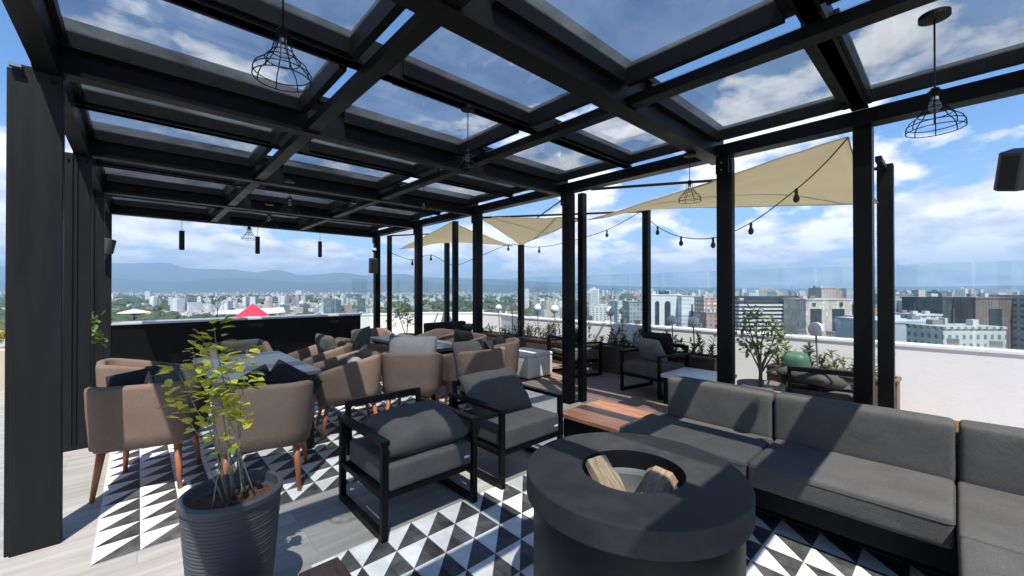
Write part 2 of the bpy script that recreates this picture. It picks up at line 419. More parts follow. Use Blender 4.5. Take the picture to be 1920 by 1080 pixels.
# --- city plain
def plain_mat():
    m = bpy.data.materials.new('city plain'); m.use_nodes = True; t = m.node_tree; b = t.nodes['Principled BSDF']
    tcn = N(t, 'ShaderNodeTexCoord')
    n = N(t, 'ShaderNodeTexNoise', i_Scale=.0016, i_Detail=5.0); t.links.new(tcn.outputs['Object'], n.inputs['Vector'])
    v = N(t, 'ShaderNodeTexVoronoi', i_Scale=.035); t.links.new(tcn.outputs['Object'], v.inputs['Vector'])
    c1 = ramp(t, n.outputs[0], [(.40, (.05, .075, .035)), (.52, (.11, .13, .08)), (.60, (.30, .29, .26))])
    c2 = ramp(t, v.outputs['Color'], [(.2, (.5, .55, .45)), (.8, (1.3, 1.25, 1.2))])
    t.links.new(mixc(t, 1.0, c1, c2, 'MULTIPLY'), b.inputs['Base Color']); b.inputs['Roughness'].default_value = 1; b.inputs['Specular IOR Level'].default_value = 0
    return m
struct(MB().box(-32000, 32000, -8000, 34000, GZ-1, GZ).build('ground', plain_mat()))

# --- hills
HILLM = mat('forested slopes', (.035, .050, .040), 1.0, col2=(.075, .085, .06), vscale=.0012, spec=0)
def ridge(name, prof, D, thick, seed):
    """a mountain range built as terrain: crest height along azimuth, falling to the plain on both sides"""
    vs = []; fs = []; U = list(range(-700, 2700, 20)); NR = 14
    def crest(u):
        for (a, b_), (c_, d) in zip(prof, prof[1:]):
            if a <= u <= c_: 
                k = (u-a)/(c_-a); k = k*k*(3-2*k); return b_+(d-b_)*k
        return prof[0][1] if u < prof[0][0] else prof[-1][1]
    for u in U:
        c = at(u, 544, D); dirn = Vector((c.x, c.y, 0)).normalized()
        Hc = (544.2-crest(u))/F*D+CAMH-GZ
        for k in range(NR+1):
            t = -1+2*k/NR
            e = max(0, 1-abs(t))
            hh = Hc*(e**1.25)
            nn = noise.fractal(Vector((u*.012+seed, t*2.2, 0)), 1.0, 2.0, 5)
            hh *= 1+.22*nn*(1-e*.85)
            hh += 0 if e < .01 else 14*noise.noise(Vector((u*.06, t*5, seed)))
            p = Vector((c.x, c.y, 0))+dirn*(t*thick); vs.append((p.x, p.y, GZ-2+max(0, hh)))
    for i in range(len(U)-1):
        for k in range(NR):
            a = i*(NR+1)+k; fs.append((a, a+1, a+NR+2, a+NR+1))
    return struct(MB().add(vs, fs).build(name, HILLM, smooth=True))
ridge('hills', [(-700, 510), (-200, 506), (0, 498), (120, 503), (215, 494), (310, 492), (350, 504), (440, 505), (480, 511), (520, 506), (570, 517), (640, 511), (690, 517), (750, 513), (800, 520), (900, 522), (960, 526), (1050, 529), (1150, 536), (1300, 539), (1500, 541), (1750, 537), (1920, 535), (2700, 530)], 21000, 5200, 1.3)
ridge('hills', [(-700, 530), (0, 524), (200, 522), (330, 528), (420, 521), (600, 530), (760, 526), (900, 533), (1100, 541), (1400, 545), (2700, 545)], 14500, 3200, 5.7)

# ================================================================== PERGOLA
perg = thing('pergola', 'black steel pergola with tinted glass roof panels over the lounge', 'pergola', (1.9, 3.5, 0))
XL, XR = -.33, 4.16
rows = [-.445, 1.576, 3.547, 5.52, 7.49, 9.465]
HB = 2.75
for i, y in enumerate(rows):
    hw = .055 if i != 1 else .07
    MB().box(-.45, 4.29, y-hw+.02, y+hw+.02, HB, HB+.028).box(-.44, 4.28, y-hw+.045, y+hw-.005, HB+.028, 3.03).box(-.44, 4.28, y-hw+.01, y+hw+.03, 3.03, 3.075).build('roof_beam', STEEL, perg)
mids = [y+.93 for y in rows[:-1]]
for y in mids:
    MB().box(-.43, 4.099, y-.03, y+.04, 2.875, 3.06).box(-.43, 4.099, y-.045, y+.055, 2.875, 2.89).build('purlin', FRAMEM, perg)
for x0, x1 in ((.985, 1.08), (2.50, 2.60)):
    MB().box(x0, x1, -.45, 9.52, 2.765, 2.83).build('rafter', STEEL, perg)
MB().box(4.10, 4.24, -.55, 9.60, 2.762, 2.875).build('edge_beam', STEEL, perg)
MB().box(-.44, -.345, -.55, 9.60, 2.735, 3.07).box(-.345, -.315, -.54, 9.59, 2.92, 2.99).build('edge_beam', STEEL, perg)
# pillars on the left, broad flat posts with a channel strip
for i, y in enumerate(rows[2:]):
    b = MB().box(-.525, -.33, y, y+.09, 0, HB+.004).box(-.545, -.525, y+.02, y+.07, 0, HB-.02)
    if i: b.box(-.43, -.418, y-.012, y, .05, HB-.01).box(-.455, -.449, y-.012, y, .05, HB-.01)
    b.build('column', STEELP, perg, bevel=.003)
    MB().box(-.56, -.30, y-.04, y+.13, 0, .012).build('base_plate', STEELP, perg) if i == 9 else None
for y in rows:
    MB().box(4.16, 4.285, y-.125, y, 0, HB+.02).box(4.18, 4.265, y-.133, y-.125, .02, HB-.01).build('column', STEEL, perg, bevel=.003)
MB().box(4.16, 4.30, .43, .545, 0, HB+.02).build('column', STEEL, perg, bevel=.003)
for y in (3.43, 6.40, 9.12):
    MB().box(4.34, 4.43, y-.09, y-.005, 0, HB+.03).build('outer_post', STEEL, perg, bevel=.002)
for y in rows:
    MB().box(4.12, 4.325, y-.165, y+.04, 0, .010).build('base_plate', STEEL, perg)
    MB().box(4.13, 4.16, y-.12, y-.005, HB-.14, HB+.01).build('bracket', STEEL, perg)
    for dz in (.03, .10): MB().tube([(4.123, y-.06, HB-.14+dz), (4.13, y-.06, HB-.14+dz)], .009, 8).build('bolt', CHROME, perg)
for y in rows[2:5]:
    for x in (-.48, -.37):
        MB().tube([(x, y-.012, HB-.06), (x, y, HB-.06)], .010, 8).build('bolt', STEEL, perg)
tag(MB().box(-.532, -.485, 3.515, 3.548, 2.725, 2.745).build('junction_box', mat('bare metal bracket', (.35, .36, .37), .35, .9)), 'small bare metal fitting at the top left corner of the nearest pillar', 'junction box')
# glass panels in their frames
bays = [(-.36, .985), (1.08, 2.50), (2.60, 4.10)]
ys = sorted(rows+mids)
for bi, (x0, x1) in enumerate(bays):
    for y0, y1 in zip(ys, ys[1:]):
        a = y0+.06; b_ = y1-.035; xr = x1-.012; xl = x0+.003 if bi == 0 else x0+.20
        fr = MB().box(xl, xr, a, a+.05, 2.90, 3.02).box(xl, xr, b_-.03, b_, 2.90, 3.02).box(xr-.05, xr, a+.05, b_-.03, 2.88 if bi < 2 else 2.905, 3.02)
        fr.box(xl, xr-.05, a+.05, a+.056, 2.945, 2.955)
        f = fr.build('roof_panel', FRAMEM, perg)
        MB().box(xl, xr-.05, a+.056, b_-.03, 2.99, 3.000).build('glass_pane', ROOFG, f)

# --- bar counter wall at the far end
bar = thing('bar_counter', 'long black bar counter with pale stone top closing the far end of the pergola', 'bar counter', (1.8, 9.6, 0))
MB().box(-.33, 3.86, 9.48, 9.90, 0, .90).build('front_panel', mat('black counter cladding', (.004, .0042, .0045), .5, var=.25, vscale=2, spec=.15), bar)
MB().box(-.33, 3.88, 9.44, 9.98, .90, .935).build('worktop', mat('pale grey stone', (.42, .43, .44), .3, var=.12, vscale=5), bar, bevel=.003)

# --- parapet
par = thing('parapet_wall', 'low white parapet wall along the roof edge behind the deck', 'parapet', (7.0, 3, 0))
poly = [(6.9, -6), (6.9, 7.2), (7.4, 8.5), (7.35, 9.5), (6.2, 10.5), (3.9, 11.0)]
def offset_poly(pl, d):
    out = []
    for i, p in enumerate(pl):
        p = Vector(p); ns = []
        if i: t = (p-Vector(pl[i-1])).normalized(); ns.append(Vector((t.y, -t.x)))
        if i < len(pl)-1: t = (Vector(pl[i+1])-p).normalized(); ns.append(Vector((t.y, -t.x)))
        n = sum(ns, Vector((0, 0))).normalized(); out.append(p+n*d/max(.4, n.dot(ns[0])))
    return out
def wall_strip(pl, d0, d1, z0, z1):
    a = offset_poly(pl, d0); b = offset_poly(pl, d1); v = []; f = []
    for p, q in zip(a, b): v += [(p.x, p.y, z0), (p.x, p.y, z1), (q.x, q.y, z1), (q.x, q.y, z0)]
    for i in range(len(pl)-1):
        o = i*4
        for k in range(4): f.append((o+k, o+(k+1) % 4, o+4+(k+1) % 4, o+4+k))
    f += [(0, 3, 2, 1), (len(v)-4, len(v)-3, len(v)-2, len(v)-1)]
    return MB().add(v, f)
wall_strip(poly, 0, .22, -.01, .795).build('wall', WHITEW, par)
wall_strip(poly, -.012, .232, .797, .83).build('coping', mat('white coping', (.82, .82, .80), .7, var=.04), par)
rail = thing('glass_railing', 'frameless clear glass balustrade standing on the white parapet', 'glass railing', (7.0, 3, .83))
pl2 = [Vector(p) for p in offset_poly(poly, .11)]
for a, b in zip(pl2, pl2[1:]):
    L = (b-a).length; n = max(1, round(L/1.45)); t = (b-a)/L; ang = math.atan2(t.y, t.x)
    for k in range(n):
        p = a+(b-a)*((k+.5)/n); hl = L/n/2-.012
        M = TR(p.x, p.y, .83, rz=ang)
        g = MB().box(-hl, hl, -.006, .006, .02, .97, M).build('glass_panel', CLEARG, rail)
        MB().box(-hl+.1, -hl+.2, -.02, .02, 0, .09, M).build('clamp', CHROME, rail); MB().box(hl-.2, hl-.1, -.02, .02, 0, .09, M).build('clamp', CHROME, rail)
# --- glass edge pane next to the bar end
tag(MB().box(3.92, 4.14, 9.60, 9.612, 0, 1.12).build('glass_screen', CLEARG), 'narrow clear glass screen between the bar end and the corner column', 'glass screen')
# --- left planter wall with shrubs
SANDW = mat('beige stucco', (.52, .46, .36), .85, var=.08, vscale=2, bump=.2, bscale=40)
lw = thing('planter_wall', 'beige planter wall with yellowing shrubs at the left roof edge', 'planter', (-4, 9.6, 0))
MB().box(-9, -1.1, 9.45, 10.1, 0, .60).build('wall', SANDW, lw)

# ================================================================== FURNITURE
# ---------------- patio armchairs (sled frame, black)
def patio_chair(label, loc, rz, group, pil):
    W, Dp = .70, .70
    t = thing('patio_armchair', label, 'armchair', loc, rz, group)
    T = .040; hx = W/2
    for sx in (-1, 1):
        x0 = sx*hx-(T if sx > 0 else 0)
        b = MB().box(x0, x0+T, -Dp/2, -Dp/2+T, T, .56).box(x0, x0+T, Dp/2-T, Dp/2, T, .56)
        b.box(x0, x0+T, -Dp/2, Dp/2, 0, T)
        b.box(x0-.008, x0+T+.008, -Dp/2-.003, Dp/2+.003, .56, .59)
        b.box(x0+.006, x0+T-.006, -Dp/2+T, Dp/2-T, .235, .275)
        b.build('side_frame', STEEL, t, local=True, bevel=.003)
    MB().box(-hx+T, hx-T, -Dp/2+.02, -Dp/2+.06, .235, .275).box(-hx+T, hx-T, Dp/2-.09, Dp/2-.05, .235, .275).box(-hx+T, hx-T, -Dp/2+.06, Dp/2-.09, .262, .272).build('seat_frame', STEEL, t, local=True)
    b = MB()
    M = TR(0, Dp/2-.03, .30, rx=R(-6))
    b.box(-hx+.05, -hx+.085, -.015, .015, 0, .37, M).box(hx-.085, hx-.05, -.015, .015, 0, .37, M)
    b.box(-hx+.05, hx-.05, -.018, .018, .335, .385, M).box(-hx+.085, hx-.085, -.012, .012, .17, .20, M).box(-hx+.085, hx-.085, -.012, .012, .05, .08, M)
    b.build('back_frame', STEEL, t, local=True, bevel=.002)
    MB().rbox(-hx+T+.004, hx-T-.004, -Dp/2+.005, Dp/2-.075, .278, .432, r=.020, puff=.004, jit=.003, seed=loc[0]).build('seat_cushion', SOFA, t, smooth=True, local=True, weld=True)
    if pil == 'tag': MB().box(hx-.115, hx-.075, -Dp/2-.004, -Dp/2-.001, .335, .35).build('care_tag', mat('white woven tag', (.7, .7, .7), .8), t, local=True)
    return t
ch0 = patio_chair('black framed patio armchair beside the pot, its pillow flat on the seat', (1.40, 2.61, .006), 0, 'black patio armchairs', 'tag')
dup(ch0, (2.33, 2.62, .006), 0, 'black framed patio armchair behind the fire pit with its pillow upright')
def pillow(label, W, H, T, M, m=PILG, group='loose pillows', seed=0):
    b = MB().pillow(W, H, T, Matrix.Identity(4), seed=seed)
    o = b.build('pillow', m, smooth=True, weld=True); o.matrix_world = M
    return tag(o, label, 'pillow', group)
pillow('large grey pillow lying flat on the patio armchair beside the pot', .65, .46, .23, TR(1.41, 2.50, .545, rx=R(14)), PILG, seed=1)
pillow('grey pillow leaning on the back of the patio armchair behind the fire pit', .66, .46, .22, TR(2.33, 2.74, .585, rx=R(48)), PILG, seed=2)

# ---------------- fire pit
fp = thing('fire_pit', 'round charcoal concrete fire pit with firewood in its opening', 'fire pit', (1.597, .960, .006))
cx, cy = 1.597, .960
MB().lathe([(.2175, .699), (.220, .701), (.458, .701), (.4615, .6985), (.463, .694), (.463, .603), (.460, .600), (.38, .598), (.2175, .598), (.2175, .699)], (cx, cy), 96).build('top_ring', PITTOP, fp, smooth=False)
MB().lathe([(.432, .012), (.432, .598)], (cx, cy), 96, True).build('body', PITBODY, fp, smooth=True)
MB().lathe([(.217, .64), (.217, .612), (.172, .608), (.168, .602), (.168, .44), (0.001, .44)], (cx, cy), 64).build('burner_pan', mat('sooty steel', (.05, .052, .055), .6, var=.3), fp, smooth=True)
MB().lathe([(.2168, .6975), (.2168, .612)], (cx, cy), 64).build('liner', PITBODY, fp, smooth=True)
def log(label, p0, p1, wd, ht, roll, m, seed):
    p0, p1 = Vector(p0), Vector(p1); L = (p1-p0).length; t = (p1-p0).normalized()
    s_ = t.cross(Vector((0, 0, 1))).normalized(); n_ = s_.cross(t)
    prof = [(-.5, -.35), (-.15, -.5), (.35, -.42), (.52, -.05), (.30, .42), (-.12, .52), (-.45, .2)]
    v = []; f = []; K = 14; np_ = len(prof)
    for i in range(K+1):
        k = i/K
        for j, (a, b) in enumerate(prof):
            a2 = a*math.cos(roll)-b*math.sin(roll); b2 = a*math.sin(roll)+b*math.cos(roll)
            v.append(Vector((L*k, a2*wd, b2*ht))+Vector(noise.noise_vector(Vector((k*5+seed, j*1.7, seed))))*.009)
    for i in range(K):
        for j in range(np_): f.append((i*np_+j, i*np_+(j+1) % np_, (i+1)*np_+(j+1) % np_, (i+1)*np_+j))
    f += [tuple(range(np_))[::-1], tuple(K*np_+j for j in range(np_))]
    o = MB().add(v, f).build('firewood_log', m)
    o.matrix_world = Matrix(((t.x, s_.x, n_.x, p0.x), (t.y, s_.y, n_.y, p0.y), (t.z, s_.z, n_.z, p0.z), (0, 0, 0, 1)))
    return tag(o, label, 'firewood', 'firewood in the fire pit')
log('pale split log propped steeply over the left rim of the fire pit', onz(1116, 862, .735), onz(1182, 975, .57), .105, .07, .5, FIRE, 2.0)
log('rougher brown log lying low at the right of the fire pit opening', onz(1243, 893, .665), onz(1190, 990, .56), .125, .10, 1.3, FIRED, 5.0)

# ---------------- sofa
sofa = thing('corner_sofa', 'charcoal fabric corner sofa on black plinths along the right side', 'sofa', (3.1, .6, 0))
b = MB().box(2.84, 3.52, -.70, 1.78, .14, .27).box(3.08, 3.45, -.62, 1.70, .006, .14).box(1.1, 2.84, -.70, -.05, .14, .27).box(1.2, 3.08, -.6, -.25, .006, .14)
b.build('plinth', DARKM, sofa)
WOODB = wood('light cedar frame', (.45, .25, .15), (.66, .44, .30), (6, 1, 6))
MB().box(3.52, 3.55, -.74, 1.66, .02, .722).build('back_board', WOODB, sofa)
WELT = fabric('charcoal welt', (.085, .083, .080))
def welt(b, x0, x1, y0, y1, z, r_):
    P = []
    for (cx_, cy_, a0) in ((x1-r_, y1-r_, 0), (x0+r_, y1-r_, 90), (x0+r_, y0+r_, 180), (x1-r_, y0+r_, 270)):
        for k in range(5): a = R(a0+k*22.5); P.append((cx_+(r_+.001)*math.cos(a), cy_+(r_+.001)*math.sin(a), z))
    return b.tube(P, .0022, 6, closed=True)
def cush(name, x0, x1, y0, y1, z0, z1, **k):
    o = MB().rbox(x0, x1, y0, y1, z0, z1, **k).build(name, SOFA, sofa, smooth=True, weld=True)
    if name == 'seat_cushion': welt(MB(), x0, x1, y0, y1, z1-.030, k['r']).build('welt', WELT, o).location = (0, 0, 0)
    return o
cush('seat_cushion', 2.765, 3.36, .880, 1.785, .275, .425, r=.024, puff=.003, jit=.003, seed=1)
cush('seat_cushion', 2.765, 3.36, .005, .870, .275, .43, r=.024, puff=.003, jit=.003, seed=2)
cush('seat_cushion', 2.625, 3.36, -.75, -.004, .275, .43, r=.022, puff=.003, jit=.003, seed=3)
cush('seat_cushion', 1.86, 2.618, -.75, -.008, .275, .428, r=.022, puff=.004, jit=.003, seed=4)
cush('back_cushion', 3.335, 3.505, .892, 1.675, .40, .735, r=.026, puff=.006, jit=.003, seed=5)
cush('back_cushion', 3.335, 3.505, .002, .878, .40, .74, r=.026, puff=.006, jit=.003, seed=6)
cush('back_cushion', 3.335, 3.505, -.74, -.012, .40, .745, r=.026, puff=.006, jit=.003, seed=7)
MB().box(2.762, 2.765, 1.02, 1.06, .36, .372).build('care_tag', mat('white woven tag', (.7, .7, .7), .8), sofa)

# ---------------- wooden side benches
def bench(label, x0, x1, y0, y1, z):
    t = thing('side_table', label, 'side table', ((x0+x1)/2, (y0+y1)/2, 0), 0, 'red brown wooden side tables')
    n = 5 
    for k in range(n):
        a = x0+(x1-x0)*k/n; MB().box(a+.002, x0+(x1-x0)*(k+1)/n-.002, y0, y1, z-.035, z).build('board', BENCHW, t, bevel=.002)
    MB().box(x0+.04, x1-.04, y0+.04, y1-.04, .006, z-.037).build('base', DARKM, t)
    return t
bench('low red brown wooden side table at the far end of the corner sofa', 2.87, 3.56, 1.80, 2.50, .35)
bench('corner of a dark red wooden side table at the bottom edge of the photo', -.15, .62, 1.10, 1.75, .37)

# ---------------- barrel dining chairs
def barrel_chair(label, loc, rz, group):
    t = thing('dining_chair', label, 'dining chair', loc, rz, group)
    # footprint path, opening to +y
    hw, hd, rc = .315, .31, .17
    pts = []
    for k in range(7): pts.append((-hw, hd-k/6*(2*hd-rc)))
    for k in range(1, 9):
        a = math.pi+math.pi/2*k/8; pts.append((-hw+rc+rc*math.cos(a), -hd+rc+rc*math.sin(a)))
    for k in range(1, 7): pts.append((-hw+rc+k/6*(2*hw-2*rc), -hd))
    for k in range(1, 9):
        a = 1.5*math.pi+math.pi/2*k/8; pts.append((hw-rc+rc*math.cos(a), -hd+rc+rc*math.sin(a)))
    for k in range(1, 7): pts.append((hw, -hd+rc+k/6*(2*hd-rc)))
    n = len(pts); v = []; f = []
    prof = []  # (inward, height fraction)
    TH = .055
    for i, (x, y) in enumerate(pts):
        ty = (y+hd)/(2*hd)                        # 0 back, 1 front
        rim = .795-.13*(max(0, ty-.1)/.9)**1.2
        d = Vector((x, y+.02, 0)); d.normalize()
        a_ = Vector(pts[min(i+1, n-1)])-Vector(pts[max(i-1, 0)]); a_.normalize(); nin = Vector((-a_.y, a_.x, 0))
        if nin.dot(Vector((x, y-.05, 0))) > 0: nin = -nin
        zb = .335
        cols = [(0.030, zb), (0.012, zb+.012), (0.008, zb+.10), (-.004, zb+.25), (-.012, rim-.03), (-.008, rim-.008), (TH*.3, rim+.004), (TH*.75, rim), (TH+.003, rim-.02), (TH+.012, .60), (TH+.02, .44), (TH+.02, .36)]
        for (ins, z) in cols: v.append(Vector((x, y, 0))+nin*ins+Vector((0, 0, z)))
    m = 12
    for i in range(n-1):
        for k in range(m-1): f.append((i*m+k, i*m+k+1, (i+1)*m+k+1, (i+1)*m+k))
    f.append(tuple(range(m))); f.append(tuple((n-1)*m+k for k in range(m))[::-1])
    MB().add(v, f).build('shell', TAUPE, t, smooth=True, local=True)
    MB().rbox(-hw+.062, hw-.062, -hd+.062, hd+.015, .37, .475, r=.035, puff=.012).build('seat_cushion', TAUPE, t, smooth=True, local=True, weld=True)
    MB().rbox(-hw+.06, hw-.06, -hd+.06, hd-.03, .322, .36, r=.018).build('seat_base', LEGW, t, smooth=True, local=True, weld=True)
    for sx in (-1, 1):
        for sy in (-1, 1):
            MB().tube([(sx*.215, sy*.215, .335), (sx*.245, sy*.275, 0)], [.026, .014], 10).build('leg', LEGW, t, smooth=True, local=True)
    return t
CH = [  # x, y, heading (deg, 0 = facing +y), label
 (.08, 4.25, -17, 'taupe barrel chair nearest the left pillar, its back half sunlit', 'table one'),
 (.745, 3.62, -20, 'taupe barrel chair seen from behind just right of the yellow green plant', ''),
 (1.66, 4.42, 78, 'taupe barrel chair seen side on, facing left at the near dining table', ''),
 (.03, 5.46, -88, 'taupe barrel chair facing right at the far left side of the near dining table', ''),
 (.98, 6.22, 178, 'taupe barrel chair at the far head of the near dining table facing the camera', ''),
 (1.72, 5.45, 92, 'taupe barrel chair with a dark pillow, far right of the near table', ''),
 (2.34, 4.22, -42, 'taupe barrel chair seen from behind with a broad grey pillow over its back', ''),
 (2.98, 3.92, 2, 'taupe barrel chair seen from behind with a shadow band down its back', ''),
 (3.64, 4.30, 42, 'taupe barrel chair turned left beside the off white ottoman', ''),
 (3.66, 5.12, 88, 'taupe barrel chair right of the far dining table, nearer of the rear two', ''),
 (3.68, 5.92, 92, 'taupe barrel chair right of the far dining table, farther of the rear two', ''),
 (2.98, 6.75, 180, 'taupe barrel chair at the far head of the far dining table near the corner columns', ''),
 (2.36, 5.75, -90, 'taupe barrel chair with two grey pillows left of the far dining table', '')]
c0 = None
for (x, y, hd_, lb, _) in CH:
    if c0 is None: c0 = barrel_chair(lb, (x, y, .006), R(hd_), 'taupe barrel dining chairs')
    else: dup(c0, (x, y, .006), R(hd_), lb)
def dtable(label, x0, x1, y0, y1):
    t = thing('dining_table', label, 'dining table', ((x0+x1)/2, (y0+y1)/2, .006), 0, 'grey topped dining tables')
    MB().box(x0, x1, y0, y1, .70, .74).build('tabletop', mat('blue grey tabletop', (.09, .092, .095), .35, var=.15, vscale=3), t, bevel=.004)
    MB().box(x0+.05, x1-.05, y0+.05, y1-.05, .66, .70).build('apron', DARKM, t)
    for x in (x0+.08, x1-.08):
        for y in (y0+.08, y1-.08): MB().box(x-.03, x+.03, y-.03, y+.03, .006, .66).build('leg', DARKM, t)
dtable('grey topped dining table behind the plant, mostly hidden by its chairs', .44, 1.27, 4.02, 5.62)
dtable('dining table among the taupe chairs nearer the deck, only slivers showing', 2.70, 3.32, 4.42, 6.30)
def sitpil(label, cx, cy, hd_, off, side, m, W=.50, T=.17, lean=72, zc=.70, seed=0, roll=0):
    h = R(hd_); fx, fy = -math.sin(h), math.cos(h)
    x = cx-fx*off+fy*side; y = cy-fy*off-fx*side
    return pillow(label, W, W*.92, T, TR(x, y, zc, rz=h)@Matrix.Rotation(R(lean), 4, 'X')@Matrix.Rotation(R(roll), 4, 'Z'), m, seed=seed)
sitpil('dark navy pillow on the sunlit barrel chair nearest the left pillar', .08, 4.25, -17, .05, -.06, PILD, W=.38, seed=3, zc=.715, lean=70, roll=12)
sitpil('crumpled grey pillow beside the navy one on the chair nearest the left pillar', .08, 4.25, -17, .03, .13, PILG, W=.40, T=.2, seed=4, zc=.735, lean=58)
sitpil('dark pillow at the left of the pair on the chair beside the plant', .745, 3.62, -20, .09, -.10, PILD, W=.40, T=.2, seed=5, zc=.685, roll=28)
sitpil('dark pillow at the right of the pair on the chair beside the plant', .745, 3.62, -20, .06, .14, PILD, W=.40, T=.2, seed=6, zc=.705, roll=-32)
sitpil('dark grey pillow on the far right chair of the near dining table', 1.72, 5.45, 92, .05, -.08, PILG, seed=7, zc=.72)
sitpil('light grey pillow low inside the chair seen from its side', 1.66, 4.42, 78, .10, .0, PILL, W=.40, seed=17, zc=.60)
sitpil('broad grey pillow over the back of the chair between the two dining tables', 2.34, 4.22, -42, .10, .0, PILL, W=.58, seed=8, zc=.72)
sitpil('grey pillow at the left on the chair behind the patio armchairs', 2.98, 3.92, 2, .09, -.12, PILG, W=.48, seed=9, zc=.69)
sitpil('nearly black pillow at the right on the chair behind the patio armchairs', 2.98, 3.92, 2, .04, .10, PILD, W=.42, seed=10, zc=.68)
sitpil('grey pillow at the left of the two stacked at the far dining table', 2.36, 5.75, -90, .10, .16, PILG, W=.48, seed=11, zc=.75, roll=15)
sitpil('grey pillow at the right of the two stacked at the far dining table', 2.36, 5.75, -90, .0, -.10, PILL, W=.48, seed=12, zc=.72, roll=10)

sitpil('grey pillow on the head chair behind the near dining table', .98, 6.22, 178, .08, .0, PILG, W=.44, seed=31, zc=.66)
sitpil('dark pillow on the chair turned left beside the off white ottoman', 3.64, 4.30, 42, .08, .0, PILD, W=.44, seed=32, zc=.66)
sitpil('dark pillow inside the nearer of the rear two chairs', 3.66, 5.12, 88, .06, .0, PILD, W=.46, seed=33, zc=.68)
# ---------------- cage pendant lamps
def cage_lamp(label, x, y, ztop, zs, s, group='wire cage pendant lamps'):
    t = thing('pendant_lamp', label, 'pendant lamp', (x, y, ztop), 0, group)
    L = ztop-zs
    MB().lathe([(.001, 0), (.055, 0), (.055, -.022), (.001, -.026)], (0, 0), 24).build('ceiling_rose', STEEL, t, local=True)
    MB().tube([(0, 0, -.02), (0, 0, -L)], .0035, 6).build('cord', STEEL, t, local=True)
    MB().lathe([(.001, -L+.005), (.020*s, -L), (.023*s, -L-.035*s), (.021*s, -L-.055*s), (.001, -L-.056*s)], (0, 0), 20).build('socket', STEEL, t, smooth=True, local=True)
    MB().lathe([(.018*s, -L-.054*s), (.018*s, -L-.075*s)], (0, 0), 16).build('bulb_cap', CHROME, t, smooth=True, local=True)
    MB().lathe([(.017*s, -L-.075*s), (.028*s, -L-.10*s), (.030*s, -L-.12*s), (.018*s, -L-.142*s), (.001, -L-.148*s)], (0, 0), 20).build('bulb', BULBG, t, smooth=True, local=True)
    prof = [(.032, -.02), (.036, -.07), (.050, -.125), (.080, -.165), (.116, -.195), (.132, -.228), (.134, -.262)]
    prof = [(r_*s, -L+z*s) for r_, z in prof]
    b = MB(); wr = .0022
    for k in range(8):
        a = 2*math.pi*k/8; b.tube([(r_*math.cos(a), r_*math.sin(a), z) for r_, z in prof], wr, 5)
    for (r_, z) in (prof[0], prof[2], prof[3], prof[5], prof[6]):
        b.tube([(r_*math.cos(2*math.pi*k/28), r_*math.sin(2*math.pi*k/28), z) for k in range(28)], wr, 5, closed=True)
    b.build('wire_cage', STEEL, t, local=True)
    return t
cage_lamp('wire cage pendant lamp hanging at the upper left in front of the glass roof', .40, 1.72, 2.75, 2.475, .74)
cage_lamp('wire cage pendant lamp hanging at the upper right against the blue sky', 2.72, .06, 2.765, 2.42, .74)
cage_lamp('wire cage pendant lamp in the middle of the roof above the patio armchairs', 1.84, 2.50, 2.875, 2.55, .62)
cage_lamp('wire cage pendant lamp in front of the large shade sail', 3.76, 1.66, 2.75, 2.50, .74)
cage_lamp('small wire cage pendant lamp above the near dining table', 1.30, 5.25, 2.765, 2.58, .75)
cage_lamp('wire cage pendant lamp above the far dining area, right of the farthest one', 1.42, 6.85, 2.765, 2.62, .8)
cage_lamp('farthest wire cage pendant lamp, low over the bar view', 1.30, 7.62, 2.765, 2.50, .8)
cage_lamp('small wire cage pendant lamp hanging before the second right hand column', 2.60, 4.45, 2.885, 2.60, .8)
for k, (x, nm) in enumerate(((.566, 'leftmost'), (1.728, 'middle'), (2.894, 'rightmost'))):
    t = thing('tube_pendant', '%s of the three black tube pendants hanging over the bar counter' % nm, 'pendant lamp', (x, 9.3, 2.90), 0, 'black tube pendants over the bar')
    MB().tube([(0, 0, 0), (0, 0, -.36)], .004, 6).build('cord', STEEL, t, local=True)
    MB().lathe([(.001, -.36), (.040, -.36), (.040, -.70), (.034, -.70), (.034, -.60), (.001, -.60)], (0, 0), 20).build('tube_shade', STEEL, t, local=True)
    MB().lathe([(.001, 0), (.05, 0), (.05, -.02), (.001, -.02)], (0, 0), 16).build('ceiling_rose', STEEL, t, local=True)

# ---------------- speakers and small devices
def speaker(label, M, s=1.0):
    t = thing('loudspeaker', label, 'speaker', M.to_translation(), 0, 'black outdoor loudspeakers')
    M = M.copy(); M.translation = (0, 0, 0)
    b = MB(); v = []
    for z in (-.14*s, .14*s):
        for (x, y) in ((-.085, -.06), (-.05, -.10), (.05, -.10), (.085, -.06), (.07, .10), (-.07, .10)): v.append(M@Vector((x*s, y*s, z)))
    b.add(v, [(0, 1, 2, 3, 4, 5)[::-1], (6, 7, 8, 9, 10, 11)]+[(k, (k+1) % 6, 6+(k+1) % 6, 6+k) for k in range(6)])
    b.build('cabinet', mat('speaker plastic', (.035, .036, .038), .55, var=.15), t, local=True, bevel=.006)
    g = MB().box(-.045*s, .045*s, -.106*s, -.1005*s, -.12*s, .12*s, M).build('grille', mat('speaker grille', (.015, .015, .016), .8), t, local=True)
    MB().tube([M@Vector((0, .09*s, 0)), M@Vector((0, .17*s, 0))], .012*s, 8).build('bracket', STEEL, t, local=True)
    return t
speaker('black loudspeaker tilted down at the right edge of the photo against the sky', TR(4.03, -.262, 2.235, rx=R(18), rz=R(245))@Matrix.Rotation(R(14), 4, 'Y'), .84)
speaker('small black loudspeaker on the far left pillar', TR(-.38, 9.30, 2.20, rz=R(60), rx=R(12)), .85)
speaker('black loudspeaker on the column at the right end of the bar', TR(4.05, 9.22, 2.06, rz=R(-20), rx=R(10)), 1.2)
